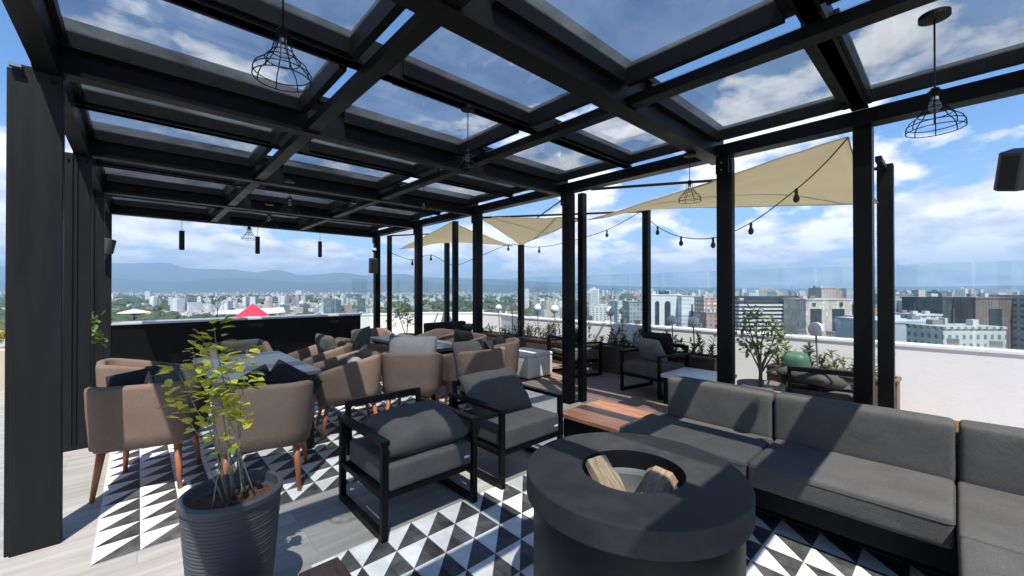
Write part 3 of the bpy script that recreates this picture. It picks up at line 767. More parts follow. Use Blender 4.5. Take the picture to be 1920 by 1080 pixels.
t = thing('security_camera', 'round white security camera at the top of the column beside the bar', 'security camera', (4.10, 9.30, 2.42))
MB().lathe([(.001, .06), (.05, .06), (.06, .03), (.06, 0)], (0, 0), 16).build('housing', mat('white plastic', (.75, .75, .74), .4), t, smooth=True, local=True)
MB().lathe([(.045, 0), (.035, -.03), (.001, -.045)], (0, 0), 16).build('lens_dome', DARKM, t, smooth=True, local=True)

# ================================================================== PLANTS
def ribbed_pot(t, x, y, r0, r1, h, m=POTM, ribs=34):
    prof = [(.001, 0.0), (r0, 0.0)]
    for k in range(ribs+1):
        z = h*(.03+.90*k/ribs); r_ = r0+(r1-r0)*(z/h)**.8
        prof += [(r_+.0012+.0008*math.sin(k*2.3), z), (r_+.0014, z+h*.4/ribs), (r_-.0008, z+h*.5/ribs), (r_-.0008, z+h*.9/ribs)]
    prof += [(r1+.006, h*.95), (r1+.008, h-.008), (r1, h), (r1-.016, h-.002), (r1-.02, h*.93), (r1-.03, h*.90)]
    MB().lathe(prof, (x, y), 56).build('pot', m, t)
    b = MB(); v = [(x, y, h*.905)]; nn = 40
    rr = random.Random(3)
    for ring in range(1, 7):
        for k in range(nn):
            a = 2*math.pi*k/nn; q = (r1-.022)*ring/6; v.append((x+q*math.cos(a), y+q*math.sin(a), h*.90+rr.uniform(-.008, .014)))
    f = [(0, 1+k, 1+(k+1) % nn) for k in range(nn)]
    for ring in range(5):
        for k in range(nn): a = 1+ring*nn+k; b2 = 1+ring*nn+(k+1) % nn; f.append((a, a+nn, b2+nn, b2))
    b.add(v, f).build('soil', SOIL, t)
plant = thing('potted_plant', 'yellow green leafy young tree in a ribbed slate pot at the lower left', 'potted plant', (.317, 2.205, .006))
ribbed_pot(plant, .317, 2.205, .140, .192, .59)
pr = random.Random(11)
base = Vector((.317, 2.205, .55))
stems = [  # photographed stem ends
 ((400, 614), 2.10, .0045), ((384, 640), 2.04, .004), ((335, 700), 1.98, .0035), ((462, 655), 2.14, .0035), ((318, 735), 2.06, .003), ((425, 690), 2.04, .0035), ((466, 775), 2.1, .0028), ((362, 655), 2.18, .003), ((372, 715), 2.0, .003)]
sm = MB(); lm = MB(); lmg = MB()
for i, ((u, v_), D, r_) in enumerate(stems):
    e = at(u, v_, D*.872); b0 = base+Vector((pr.uniform(-.085, .085), pr.uniform(-.085, .085), 0))
    mid = b0.lerp(e, .5)+Vector((pr.uniform(-.02, .02), pr.uniform(-.02, .02), .03))
    mid.x += (b0.x-mid.x)*.35; mid.y += (b0.y-mid.y)*.35
    P = [b0.lerp(mid, t_/6) if t_ < 6 else mid.lerp(e, (t_-6)/6) for t_ in range(13)]
    P = [p+Vector((noise.noise(p*6+Vector((i, 0, 0)))*.012, noise.noise(p*6+Vector((0, i, 0)))*.012, 0)) for p in P]
    sm.tube(P, [r_*(1-.6*k/12) for k in range(13)], 6)
    for k in range(6, 13):
        n_l = 2 if k < 8 else (4 if k < 11 else 6)
        if i == 6: n_l = 2
        for q in range(n_l):
            a = pr.uniform(0, 6.28); d = Vector((math.cos(a), math.sin(a), pr.uniform(-.35, .8)))
            p0 = P[k]+Vector((pr.uniform(-.012, .012), pr.uniform(-.012, .012), pr.uniform(-.02, .02)))
            tw = d.normalized()*pr.uniform(.01, .03)
            L = pr.uniform(.036, .072)
            (lm if pr.random() < .72 else lmg).leaf(p0+tw, d, L, L*pr.uniform(.5, .7), Vector((pr.uniform(-.5, .5), pr.uniform(-.5, .5), 1)).normalized())
sm.build('stem', STEM, plant, smooth=True)
lm.build('foliage', LEAFY, plant); lmg.build('foliage', leafmat('fresh green leaf', (.09, .15, .02), (.26, .34, .06)), plant)

def bushy(t, c, rx, ry, rz, n, L, m, seed, name='foliage', yclip=None):
    r_ = random.Random(seed); b = MB()
    cl_ = [Vector((r_.gauss(0, .45), r_.gauss(0, .45), r_.gauss(0, .45))) for _ in range(max(5, n//28))]
    for _ in range(n):
        k = r_.choice(cl_); p = k+Vector((r_.gauss(0, .18), r_.gauss(0, .18), r_.gauss(0, .18)))
        p = Vector((c[0]+p.x*rx, c[1]+p.y*ry, c[2]+p.z*rz))
        d = Vector((r_.gauss(0, 1), r_.gauss(0, 1), r_.gauss(.3, .8)))
        l = L*r_.uniform(.6, 1.3); b.leaf(p, d, l, l*r_.uniform(.35, .6), Vector((r_.gauss(0, .4), r_.gauss(0, .4), 1)).normalized())
    return b.build(name, m, t)
# plant behind the left pillars
t = thing('potted_plant', 'green leafy plant standing in shade between the left pillars', 'potted plant', (-.62, 7.05, 0))
ribbed_pot(t, -.62, 7.05, .14, .18, .38, ribs=10)
MB().tube([(-.62, 7.05, .34), (-.60, 7.0, .8), (-.58, 6.98, 1.2)], [.015, .012, .006], 6).tube([(-.62, 7.05, .34), (-.55, 7.0, .75), (-.52, 7.0, 1.0)], [.012, .009, .005], 6).build('stem', BARK, t)
bushy(t, (-.56, 6.95, 1.10), .20, .20, .26, 220, .085, leafmat('glossy lime leaf', (.05, .09, .02), (.2, .28, .05)), 4)
# tree in round pot beyond the sofa
tp = onz(1427, 716, .52)
tx, ty_ = 4.72, 1.36
t = thing('potted_tree', 'small leafy tree in a wide grey bowl pot just beyond the sofa back', 'potted tree', (tx, ty_, 0))
MB().lathe([(.001, 0), (.14, 0), (.175, .14), (.205, .34), (.215, .525), (.203, .525), (.197, .49), (.001, .48)], (tx, ty_), 40).build('pot', mat('weathered grey pot', (.16, .15, .135), .8, var=.3, vscale=12), t, smooth=True)
bt = Vector((tx, ty_, .47)); br = random.Random(5); b = MB(); tips = []
b.tube([bt, bt+Vector((.01, 0, .16)), bt+Vector((-.01, .01, .30))], [.020, .017, .014], 8)
for (u, v_, D) in ((1400, 585, 4.7), (1420, 582, 4.8), (1440, 600, 4.7), (1460, 605, 4.75), (1395, 640, 4.6), (1415, 640, 4.85), (1455, 650, 4.7), (1470, 625, 4.8), (1392, 610, 4.8)):
    e = at(u, v_, D*.885); s0 = bt+Vector((0, 0, br.uniform(.12, .26))); mid = s0.lerp(e, .5)+Vector((br.uniform(-.03, .03), br.uniform(-.03, .03), .03))
    b.tube([s0, mid, e], [.010, .007, .003], 5); tips.append((mid, e))
b.build('trunk', BARK, t, smooth=True)
lb = MB()
for mid, e in tips:
    for q in range(40):
        p = mid.lerp(e, br.uniform(.25, 1.12))+Vector((br.gauss(0, .035), br.gauss(0, .035), br.gauss(0, .035)))
        lb.leaf(p, Vector((br.gauss(0, 1), br.gauss(0, 1), br.gauss(0, .8))), br.uniform(.04, .075), br.uniform(.022, .036), Vector((br.gauss(0, .5), br.gauss(0, .5), 1)).normalized())
lb.build('crown', leafmat('sunlit citrus leaf', (.07, .11, .03), (.30, .34, .14)), t)

# ---------------- planters on the deck along the parapet
PLW = mat('dark wood planter', (.035, .026, .020), .6, col2=(.09, .06, .04), vscale=4, stretch=(8, 1, 8))
PLB = mat('brown wood planter', (.10, .06, .035), .6, col2=(.20, .13, .08), vscale=4, stretch=(8, 1, 8))
def planter(label, x0, x1, y0, y1, h, m, seed, n=170, hi=.32, leafm=LEAFD):
    t = thing('planter_box', label, 'planter', ((x0+x1)/2, (y0+y1)/2, 0), 0, 'wooden planter boxes along the parapet')
    MB().box(x0, x1, y0, y1, -.004, h-.03).box(x0-.015, x1+.015, y0-.015, y0+.02, h-.03, h).box(x0-.015, x1+.015, y1-.02, y1+.015, h-.03, h).box(x0-.015, x0+.02, y0+.02, y1-.02, h-.03, h).box(x1-.02, x1+.015, y0+.02, y1-.02, h-.03, h).build('box', m, t)
    r_ = random.Random(seed); b = MB(); s = MB(); k = int((y1-y0)/.07)
    for i in range(k):
        c = Vector((r_.uniform(x0+.06, x1-.06), y0+.05+(y1-y0-.1)*(i+.5)/k, h-.05)); H = hi*r_.uniform(.4, 1.15)
        top = c+Vector((r_.gauss(0, .05), r_.gauss(0, .05), H)); s.tube([c, top], [.005, .002], 4)
        for q in range(max(6, n//k)):
            p = c.lerp(top, r_.uniform(.1, 1.05)); a = r_.uniform(0, 6.28)
            b.leaf(p, Vector((math.cos(a), math.sin(a), r_.uniform(.2, 1.6))), r_.uniform(.06, .12), r_.uniform(.018, .032))
    s.build('stem', STEM, t); b.build('foliage', leafm, t)
    return t
planter('long dark planter box with spiky shrubs behind the outdoor armchair', 6.25, 6.62, 2.4, 4.6, .47, PLW, 1, 900, .34)
planter('dark planter box with upright shoots beyond the twin column', 6.25, 6.62, 4.8, 6.9, .44, PLW, 2, 800, .36)
planter('brown planter box with pale shrubs behind the green pouf', 6.35, 6.70, .45, 1.75, .45, PLB, 3, 600, .32, LEAFP)
planter('small dark planter box near the far end of the deck', 6.4, 6.75, 7.1, 8.5, .42, PLW, 8, 160, .2)
# white globe lamps on rods in the planters
def globe(label, u, v_, rp, X=6.45):
    c = onx(u, v_, X); D = c.x*math.sin(YAW)+c.y*math.cos(YAW); r_ = rp*D/F
    t = thing('globe_lamp', label, 'globe lamp', (c.x, c.y, .3), 0, 'white globes on rods along the parapet')
    MB().tube([(c.x+.02, c.y-.02, .3), (c.x, c.y, c.z-r_*.8)], .011, 6).build('rod', mat('grey rod', (.16, .15, .14), .6), t)
    pr_ = [(max(.001, r_*math.sin(math.pi*k/12)), c.z-r_*math.cos(math.pi*k/12)) for k in range(13)]
    MB().lathe(pr_, (c.x, c.y), 20).build('globe', mat('frosted white globe', (.62, .62, .64), .5, var=.1, vscale=20), t, smooth=True)
for (u, v_, rp, lb) in ((1260, 600, 9, 'white globe lamp on a rod, first right of the middle pole'), (1300, 603, 10, 'white globe lamp on a rod just left of the sofa column'), (1530, 617, 13, 'largest white globe lamp on a rod, behind the green pouf'), (1145, 584, 9, 'white globe lamp on a rod just right of the twin column'), (1166, 583, 6, 'small white globe lamp on a rod, second right of the twin column'), (1040, 580, 8, 'white globe lamp on a rod just left of the twin column'), (1008, 578, 7, 'white globe lamp on a rod, second left of the twin column'), (935, 577, 6, 'farthest left white globe lamp on a rod over the parapet'), (960, 577, 6, 'white globe lamp on a rod left of the thin mid pole')):
    globe(lb, u, v_, rp)

# ---------------- deck furniture
pgroup = 'black patio armchairs'
def deck_chair(lb, x, y, rz):
    return dup(ch0, (x, y, -.002), R(rz), lb, pgroup)
ca = deck_chair('outdoor armchair with tall navy back cushion on the deck left of the sofa column', 5.58, 2.98, -100)
cb_ = deck_chair('dark outdoor armchair on the deck right behind the twin column', 5.75, 4.62, 75)
cc = deck_chair('outdoor armchair beyond the sofa carrying a folded grey pillow', 5.50, .98, 100)
for o in (ca, cb_, cc):
    for c in children(o):
        if c.name.startswith('care_tag'): bpy.data.objects.remove(c)
pillow('tall navy back cushion in the deck armchair left of the sofa column', .58, .56, .16, TR(5.86, 3.06, .60, rz=R(-100), rx=0)@Matrix.Rotation(R(-70), 4, 'X'), PILD, seed=21)
pillow('grey pillow in front of the navy cushion in the deck armchair', .50, .44, .17, TR(5.68, 3.10, .58, rz=R(-104))@Matrix.Rotation(R(-58), 4, 'X'), PILL, seed=22)
pillow('grey pillow folded over the arm of the armchair beyond the sofa', .54, .46, .20, TR(5.36, 1.06, .535, rz=R(70))@Matrix.Rotation(R(12), 4, 'X'), PILG, seed=23)
pillow('dark cushion in the armchair behind the twin column', .52, .48, .15, TR(5.95, 4.75, .58, rz=R(75))@Matrix.Rotation(R(70), 4, 'X'), PILD, seed=24)
OTT = mat('off white fabric', (.60, .59, .54), .9, var=.06, vscale=5)
def cube_seat(lb, x0, x1, y0, y1, h, m=OTT):
    t = thing('ottoman', lb, 'ottoman', ((x0+x1)/2, (y0+y1)/2, -.004), 0, 'square ottomans on the deck')
    MB().rbox(x0, x1, y0, y1, .02, h-.06, r=.02, n=4).build('base', m, t, smooth=True, weld=True)
    MB().rbox(x0-.005, x1+.005, y0-.005, y1+.005, h-.06, h, r=.02, puff=.008, n=5).build('seat_pad', m, t, smooth=True, weld=True)
cube_seat('off white square ottoman beside the last dining chair', 4.72, 5.32, 4.75, 5.45, .42)
lt = thing('low_table', 'low white topped table on the deck behind the sofa end', 'low table', (5.35, 2.25, -.004))
MB().rbox(5.05, 5.75, 1.92, 2.62, .34, .39, r=.012, n=3).build('table_top', mat('pale table top', (.55, .58, .62), .35, var=.1), lt, smooth=True, weld=True)
for x in (5.1, 5.7):
    for y in (1.97, 2.57): MB().box(x-.02, x+.02, y-.02, y+.02, -.004, .34).build('leg', STEEL, lt)
# wooden box with green pouf
wb = thing('wooden_box', 'brown wooden storage box under the green pouf on the deck', 'box', (5.98, 1.25, -.004))
MB().box(5.72, 6.25, .95, 1.56, -.004, .46).build('carcass', PLB, wb, bevel=.004); MB().box(5.70, 6.27, .93, 1.58, .46, .485).build('lid', PLB, wb)
gp = onz(1490, 686, .445)
gpt = tag(MB().rbox(-.135, .135, -.135, .135, 0, .235, r=.075, puff=.008, n=6).build('green_pouf', mat('green pouf vinyl', (.045, .125, .085), .55, var=.2, vscale=3), smooth=True, weld=True), 'rounded green pouf sitting on the brown wooden box', 'pouf')
_g = onx(1491, 686, 5.92); gpt.location = (_g.x, _g.y, .486)
# far deck corner: small sofa, table, bowl planter
fs_ = thing('outdoor_sofa', 'dark outdoor sofa at the far end of the deck', 'sofa', (5.6, 8.3, 0))
MB().box(5.0, 6.2, 7.9, 8.6, .12, .26).build('frame', STEEL, fs_)
MB().rbox(5.02, 6.18, 7.9, 8.5, .26, .40, r=.03).build('seat_cushion', PILD, fs_, smooth=True, weld=True)
MB().rbox(5.02, 6.18, 8.45, 8.62, .36, .70, r=.04).build('back_cushion', PILD, fs_, smooth=True, weld=True)
for x in (5.05, 6.15):
    for y in (7.95, 8.55): MB().box(x-.02, x+.02, y-.02, y+.02, -.004, .12).build('leg', STEEL, fs_)
bw = onx(876, 612, 6.2)
t = thing('bowl_planter', 'round dark green bowl planter on a black stand at the far deck', 'planter', (bw.x, bw.y, -.004))
MB().lathe([(.001, .42), (.10, .42), (.17, .52), (.18, .62), (.16, .62), (.001, .58)], (bw.x, bw.y), 24).build('bowl', mat('dark green ceramic', (.03, .06, .045), .4), t, smooth=True)
MB().box(bw.x-.13, bw.x+.13, bw.y-.13, bw.y+.13, -.004, .42).build('stand', STEEL, t)
# flowering shrub by the far column
sx_, sy_ = 5.0, 9.4
t = thing('potted_shrub', 'pale flowering shrub beyond the corner columns', 'shrub', (sx_, sy_, 0))
MB().lathe([(.001, 0), (.16, 0), (.2, .38), (.18, .38), (.001, .34)], (sx_, sy_), 24).build('pot', PLW, t)
MB().tube([(sx_, sy_, .3), (sx_+.05, sy_, .7), (sx_, sy_+.05, 1.0)], [.014, .01, .004], 5).tube([(sx_, sy_, .3), (sx_-.15, sy_, .7), (sx_-.2, sy_, .95)], [.012, .008, .004], 5).build('stem', BARK, t)
bushy(t, (sx_, sy_, .86), .42, .35, .34, 330, .07, LEAFP, 9); bushy(t, (sx_-.05, sy_, 1.02), .30, .28, .20, 120, .06, LEAFG, 10)
for k, x in enumerate((-1.35, -1.75, -2.2, -2.7, -3.3)):
    t = thing('edge_shrub', ('yellow green shrub beside the left pillar', 'second yellow green shrub out from the left pillar', 'third yellow green shrub out from the left pillar', 'fourth yellow green shrub out from the left pillar', 'outermost yellow green shrub in the beige planter wall')[k], 'shrub', (x, 9.78, .6), 0, 'shrubs in the beige planter wall')
    bushy(t, (x, 9.78, .74), .30, .25, .14, 150, .07, leafmat('yellowing shrub leaf', (.2, .2, .05), (.5, .42, .12)), 30+k)
    MB().tube([(x, 9.78, .55), (x+.03, 9.78, .72)], [.01, .005], 5).build('stem', BARK, t)

# ================================================================== POLES, SAILS, STRINGS
def pole(lb, x, y, h, w_=.10, arm=None):
    t = thing('sail_pole', lb, 'pole', (x, y, -.004), 0, 'black poles carrying the shade sails')
    MB().box(x-w_/2, x+w_/2, y-w_/2, y+w_/2, -.004, h).build('post', STEEL, t, bevel=.002)
    MB().box(x-w_*.9, x+w_*.9, y-w_*.9, y+w_*.9, -.004, .010).build('base_plate', STEEL, t)
    if arm: MB().box(x-.55, x-w_/2, y-.02, y+.03, h-.07, h-.02).build('arm', STEEL, t)
    return t
p1 = onx(1660, 310, 5.9); p2 = onx(1212, 393, 6.6); p3 = onx(977, 459, 6.6); p4 = onx(838, 452, 6.2)
pole('thick black pole just right of the sofa column, short arm at its top', p1.x, p1.y, p1.z, .13, True)
pole('black pole standing between the sofa column and the twin column', p2.x, p2.y, p2.z, .11)
pole('black pole left of the twin column where two sails meet', p3.x, p3.y, p3.z, .11)
pole('farthest thin black pole under the small far sail', p4.x, p4.y, p4.z, .11)
def sail(lb, corners, sagf=.05, n=26):
    """membrane over 3 or 4 corners, edges curved inward and centre dished"""
    c = [Vector(p) for p in corners]
    if len(c) == 3: c = [c[0], c[1], c[2], c[2].lerp(c[0], .5)]
    v = []; f = []
    cen = sum(c, Vector((0, 0, 0)))/4
    for i in range(n+1):
        for j in range(n+1):
            a, b = i/n, j/n
            p = (c[0]*(1-a)*(1-b)+c[1]*a*(1-b)+c[2]*a*b+c[3]*(1-a)*b)
            e = 4*a*(1-a)*(1 if j in (0, n) else 0)+4*b*(1-b)*(1 if i in (0, n) else 0)
            q = (4*a*(1-a)+4*b*(1-b))/2
            p = p+(cen-p)*sagf*(1-4*a*(1-a)*4*b*(1-b))*q
            p.z += .02*noise.noise(p*1.5)+.018*noise.noise(Vector((a*9, b*1.3, 5)))*(1-a)+.010*noise.noise(Vector((a*2, b*14, 8)))
            v.append(p)
    for i in range(n):
        for j in range(n): a = i*(n+1)+j; f.append((a, a+n+1, a+n+2, a+1))
    b = MB().add(v+[p+Vector((0, 0, .003)) for p in v], f+[tuple(x+len(v) for x in q[::-1]) for q in f])
    m_ = (n+1)**2
    edge = [(i, 0) for i in range(n)]+[(n, j) for j in range(n)]+[(n-i, n) for i in range(n)]+[(0, n-j) for j in range(n)]
    ids = [i*(n+1)+j for i, j in edge]
    for k in range(len(ids)): a, b_ = ids[k], ids[(k+1) % len(ids)]; b.f.append((a, b_, b_+m_, a+m_))
    t = thing('shade_sail', lb, 'shade sail', corners[0], 0, 'sand coloured shade sails')
    b.build('canopy', SAIL, t, smooth=True)
    e = MB()
    for k in range(4):
        pts = [v[i] for i in ids[k*n:(k+1)*n]]+[v[ids[((k+1) % 4)*n]]]; e.tube(pts, .006, 5)
    e.build('edge_rope', mat('sail webbing', (.35, .30, .22), .8), t)
    return t
sA = onx(1590, 256, 4.32); sB = onx(1102, 413, 4.40); sP = onx(1207, 392, 6.56); sC = onx(1646, 380, 5.84)
sail('largest sand coloured shade sail stretched between the sofa columns and the poles', [sA, sB, sP, sC], .04)
s2a = onx(900, 408, 4.40); s2b = onx(977, 459, 6.58); s2c = onx(1095, 410, 4.42)
sail('middle sand coloured shade sail seen between the far columns', [s2a, s2b, s2c], .03)
s3a = onx(846, 417, 4.42); s3b = onx(962, 461, 6.55); s3c = onx(838, 453, 6.16); s3d = onx(750, 467, 4.45)
sail('smallest far shade sail left of the middle one', [s3a, s3b, s3c, s3d], .03)
def tie(lb, a, b, r_):
    a, b = Vector(a), Vector(b)
    o = MB().tube([Vector((0, 0, 0)), b-a], r_, 8).build('tie_bar', STEEL); o.location = a
    tag(o, lb, 'tie bar', 'black tie bars between pergola and poles')
tie('long black tie bar from the twin column to the thick pole by the sofa', onx(1108, 355, 4.38), p1-Vector((0, 0, .03)), .018)
tie('black tie bar crossing behind the twin column to the middle pole', onx(905, 408, 4.30), p2-Vector((0, 0, .03)), .018)
tie('far black tie bar from the corner column to the farthest pole', onx(732, 442, 4.30), onx(838, 437, 6.2), .018)
tie('thin slanting tie bar left of the twin column', onx(1002, 412, 6.0), onx(1052, 376, 4.25), .012)

BULBD = mat('dark bulb', (.02, .02, .022), .3)
def string(lb, pts, bulbs):
    P = [Vector(p) for p in pts]
    t = thing('string_lights', lb, 'string lights', P[0], 0, 'festoon strings over the deck')
    # smooth catmull
    Q = []
    for i in range(len(P)-1):
        a = P[max(0, i-1)]; b = P[i]; c = P[i+1]; d = P[min(len(P)-1, i+2)]
        for k in range(8):
            s = k/8; Q.append(.5*((2*b)+(c-a)*s+(2*a-5*b+4*c-d)*s*s+(-a+3*b-3*c+d)*s**3))
    Q.append(P[-1]); MB().tube(Q, .006, 5).build('cable', STEEL, t)
    for i in bulbs:
        p = P[i]; k = .9
        MB().lathe([(.001, p.z+.01), (.016*k, p.z+.005), (.018*k, p.z-.04), (.014*k, p.z-.05), (.02*k, p.z-.06), (.032*k, p.z-.085), (.034*k, p.z-.105), (.022*k, p.z-.13), (.001, p.z-.138)], (p.x, p.y), 12).build('bulb', BULBD, t, smooth=True)
S1 = [(1590, 258), (1545, 308), (1493, 355), (1408, 418), (1337, 446), (1277, 444), (1233, 425), (1201, 397)]
string('string of dark bulbs sagging across the largest sail to the middle pole', [onx(u, v_, 4.32+(6.52-4.32)*k/7) for k, (u, v_) in enumerate(S1)], [2, 3, 4, 5, 6])
S2 = [(1201, 397), (1138, 431), (1060, 455), (1011, 463), (980, 462)]
string('string of dark bulbs from the middle pole towards the far pole', [onx(u, v_, 6.52) for u, v_ in S2], [1, 3])
S3 = [(980, 462), (953, 459), (900, 480), (851, 497), (808, 478), (773, 487), (732, 474)]
string('farthest string of dark bulbs before the corner columns', [onx(u, v_, 6.52-(6.52-4.42)*k/6) for k, (u, v_) in enumerate(S3)], [1, 3, 4, 5])

# ================================================================== LOWER TERRACE / NEAR THINGS BEYOND THE BAR
def umbrella(name, lb, u, v_, D, wpx, hm, col, zbase):
    c = at(u, v_, D); r_ = wpx*D/F/2
    t = thing(name, lb, 'umbrella', (c.x, c.y, zbase))
    m = mat(lb[:18], col, .8, var=.08)
    K = 8; v = [Vector((c.x, c.y, c.z))]; f = []
    for k in range(K): a = 2*math.pi*k/K+.3; v.append(Vector((c.x+r_*math.cos(a), c.y+r_*math.sin(a), c.z-hm)))
    for k in range(K): v.append(v[1+k]-Vector((0, 0, hm*.16)))
    for k in range(K): f.append((0, 1+k, 1+(k+1) % K)); f.append((1+k, 1+K+k, 1+K+(k+1) % K, 1+(k+1) % K))
    MB().add(v, f).build('canopy', m, t); MB().tube([(c.x, c.y, zbase), (c.x, c.y, c.z)], .03, 8).build('pole', STEEL, t)
struct(MB().box(-22, 14, 13, 46, -2.4, -2.0).build('lower_terrace', mat('grey roof screed', (.3, .3, .29), .9, var=.1)))
umbrella('parasol', 'bright red parasol beyond the bar counter', 474, 569, 30, 60, .95, (.60, .02, .05), -2)
umbrella('parasol', 'beige parasol beyond the left end of the bar counter', 252, 579, 34, 50, .30, (.60, .52, .38), -2)
t = thing('white_canopy', 'white tent canopy behind the red parasol', 'canopy', tuple(at(480, 588, 36)-Vector((0, 0, 0))))
c0_ = at(403, 589, 36); c1_ = at(500, 584, 36); dd = (c1_-c0_); dd.z = 0; Wc = dd.length; an = math.atan2(dd.y, dd.x); t.location = (c0_.x, c0_.y, -2); t.rotation_euler = (0, 0, an)
zc_ = c0_.z+2
MB().add([(0, 0, zc_), (Wc, 0, zc_), (Wc, 3, zc_), (0, 3, zc_), (.3, 0, zc_+.28), (Wc-.2, 0, zc_+.5), (Wc-.2, 3, zc_+.5), (.3, 3, zc_+.28)], [(0, 3, 2, 1), (4, 5, 6, 7), (0, 1, 5, 4), (1, 2, 6, 5), (2, 3, 7, 6), (3, 0, 4, 7)]).build('roof', mat('white canvas', (.72, .70, .66), .8), t, local=True)
for dx in (.1, Wc-.1): MB().tube([(dx, .1, 0), (dx, .1, zc_)], .05, 6).build('post', STEEL, t, local=True)
# bare branched tree beyond the counter
t = thing('bare_tree', 'thin bare branched tree beyond the bar counter', 'tree', (at(408, 600, 12).x, at(408, 600, 12).y, -2.0))
b = MB(); bb = at(408, 600, 12); rt = random.Random(8)
def grow(b, p, d, L, r_, dep):
    q = p+d*L; b.tube([p, q], [r_, r_*.7], 5)
    if dep == 0: return
    for k in range(3):
        nd = (d+Vector((rt.gauss(0, .5), rt.gauss(0, .5), rt.gauss(.1, .3)))).normalized(); grow(b, q, nd, L*.68, r_*.65, dep-1)
b.tube([(bb.x, bb.y, -2), (bb.x, bb.y, bb.z)], [.035, .02], 6)
grow(b, Vector((bb.x, bb.y, bb.z)), Vector((0, 0, 1)), .30, .016, 4)
b.build('trunk', mat('dark bare bark', (.06, .05, .06), .9), t)

# ================================================================== CITY
def win_mat(name, wall, glassc, sx, sz, mort, rough=.7, bandy=False):
    m = bpy.data.materials.new(name); m.use_nodes = True; t = m.node_tree; b = t.nodes['Principled BSDF']
    tcn = N(t, 'ShaderNodeTexCoord'); sp = N(t, 'ShaderNodeSeparateXYZ'); t.links.new(tcn.outputs['Object'], sp.inputs[0])
    cm = N(t, 'ShaderNodeCombineXYZ'); t.links.new(math_n(t, 'ADD', sp.outputs[0], sp.outputs[1]), cm.inputs[0]); t.links.new(sp.outputs[2], cm.inputs[1])
    br_ = N(t, 'ShaderNodeTexBrick', offset=0.0); t.links.new(cm.outputs[0], br_.inputs['Vector'])
    g2 = tuple(min(1, c*1.9+.02) for c in glassc)
    br_.inputs['Color1'].default_value = (*glassc, 1); br_.inputs['Color2'].default_value = (*g2, 1); br_.inputs['Mortar'].default_value = (*wall, 1)
    for k, v in (('Scale', 1.0), ('Mortar Size', mort), ('Mortar Smooth', 0.0), ('Brick Width', sx), ('Row Height', sz), ('Bias', 0.0)): br_.inputs[k].default_value = v
    ge = N(t, 'ShaderNodeNewGeometry'); s2 = N(t, 'ShaderNodeSeparateXYZ'); t.links.new(ge.outputs['Normal'], s2.inputs[0])
    up = math_n(t, 'GREATER_THAN', s2.outputs[2], .5)
    n = N(t, 'ShaderNodeTexNoise', i_Scale=.08, i_Detail=4.0); t.links.new(tcn.outputs['Object'], n.inputs['Vector'])
    dirt = ramp(t, n.outputs[0], [(.3, (.78, .78, .78)), (.7, (1.08, 1.08, 1.08))])
    roofc = tuple(.5*c+.12 for c in wall)
    c = mixc(t, up, br_.outputs['Color'], roofc)
    t.links.new(mixc(t, 1.0, c, dirt, 'MULTIPLY'), b.inputs['Base Color']); b.inputs['Roughness'].default_value = rough
    return m
CM = [win_mat('white block', (.66, .66, .64), (.10, .12, .15), 3.4, 3.2, .9), win_mat('cream block', (.55, .50, .42), (.10, .10, .11), 3.0, 3.0, .8),
      win_mat('grey block', (.34, .35, .36), (.09, .11, .13), 3.6, 3.3, .8), win_mat('terracotta block', (.42, .29, .24), (.12, .11, .11), 3.2, 3.0, .9),
      win_mat('glass block', (.20, .25, .28), (.05, .085, .10), 2.4, 3.4, .35, .25), win_mat('pale roof block', (.62, .64, .66), (.2, .22, .25), 5.0, 3.5, 1.1)]
ROOFU = [mat('roof unit white', (.5, .5, .5), .7), mat('roof unit grey', (.2, .2, .2), .7)]
# hero buildings: placed by azimuth at a real distance
def bld(name, lb, u0, u1, vtop, D, depth, m, turn=0.0, cat='building', group=None):
    a = at(u0, 544, D); b_ = at(u1, 544, D); c = (a+b_)/2; W = (b_-a).length
    zt = CAMH+(544.2-vtop)/F*D
    dirn = Vector((b_.x-a.x, b_.y-a.y, 0)); ang = math.atan2(dirn.y, dirn.x)+turn
    t = thing(name, lb, cat, (c.x, c.y, GZ), ang, group)
    h = zt-GZ
    MB().box(-W/2, W/2, 0, depth, 0, h).build('wall', m, t, local=True)
    MB().box(-W/2-.3, W/2+.3, -.3, depth+.3, h, h+.9).build('roof_edge', m, t, local=True)
    q = random.Random(int(u0))
    for k in range(3):
        x_ = q.uniform(-W*.4, W*.35); y_ = q.uniform(2, depth*.7); w2 = q.uniform(1, min(5, W*.2)); MB().box(x_, x_+w2, y_, y_+2.5, h+.9, h+.9+q.uniform(1.0, 2.6)).build('roof_unit', ROOFU[k % 2], t, local=True)
    x_ = q.uniform(-W*.3, W*.3); MB().tube([(x_, depth*.5, h+.9), (x_, depth*.5, h+q.uniform(5, 9))], .09, 5).build('antenna', ROOFU[1], t, local=True)
    return t, W, h
WM = mat('white tower cladding', (.62, .64, .66), .6, var=.06, vscale=.1); DG = mat('dark tower glass', (.035, .05, .065), .2, var=.3, vscale=.15)
def slot(t, x0, x1, z0, z1, y=-.25, m=DG, arch=False, name='window'):
    b = MB()
    if arch:
        K = 8; xc = (x0+x1)/2; r_ = (x1-x0)/2; pts = [(x0, z0), (x1, z0)]+[(xc+r_*math.cos(math.pi*k/K), z1-r_+r_*math.sin(math.pi*k/K)) for k in range(K+1)]
        n_ = len(pts); b.add([(x, y, z) for x, z in pts]+[(x, y+.5, z) for x, z in pts], [tuple(range(n_)), tuple(range(n_, 2*n_))[::-1]]+[(k, (k+1) % n_, n_+(k+1) % n_, n_+k) for k in range(n_)])
    else: b.box(x0, x1, y, y+.5, z0, z1)
    return b.build(name, m, t, local=True)
def px2m(D): return D/F
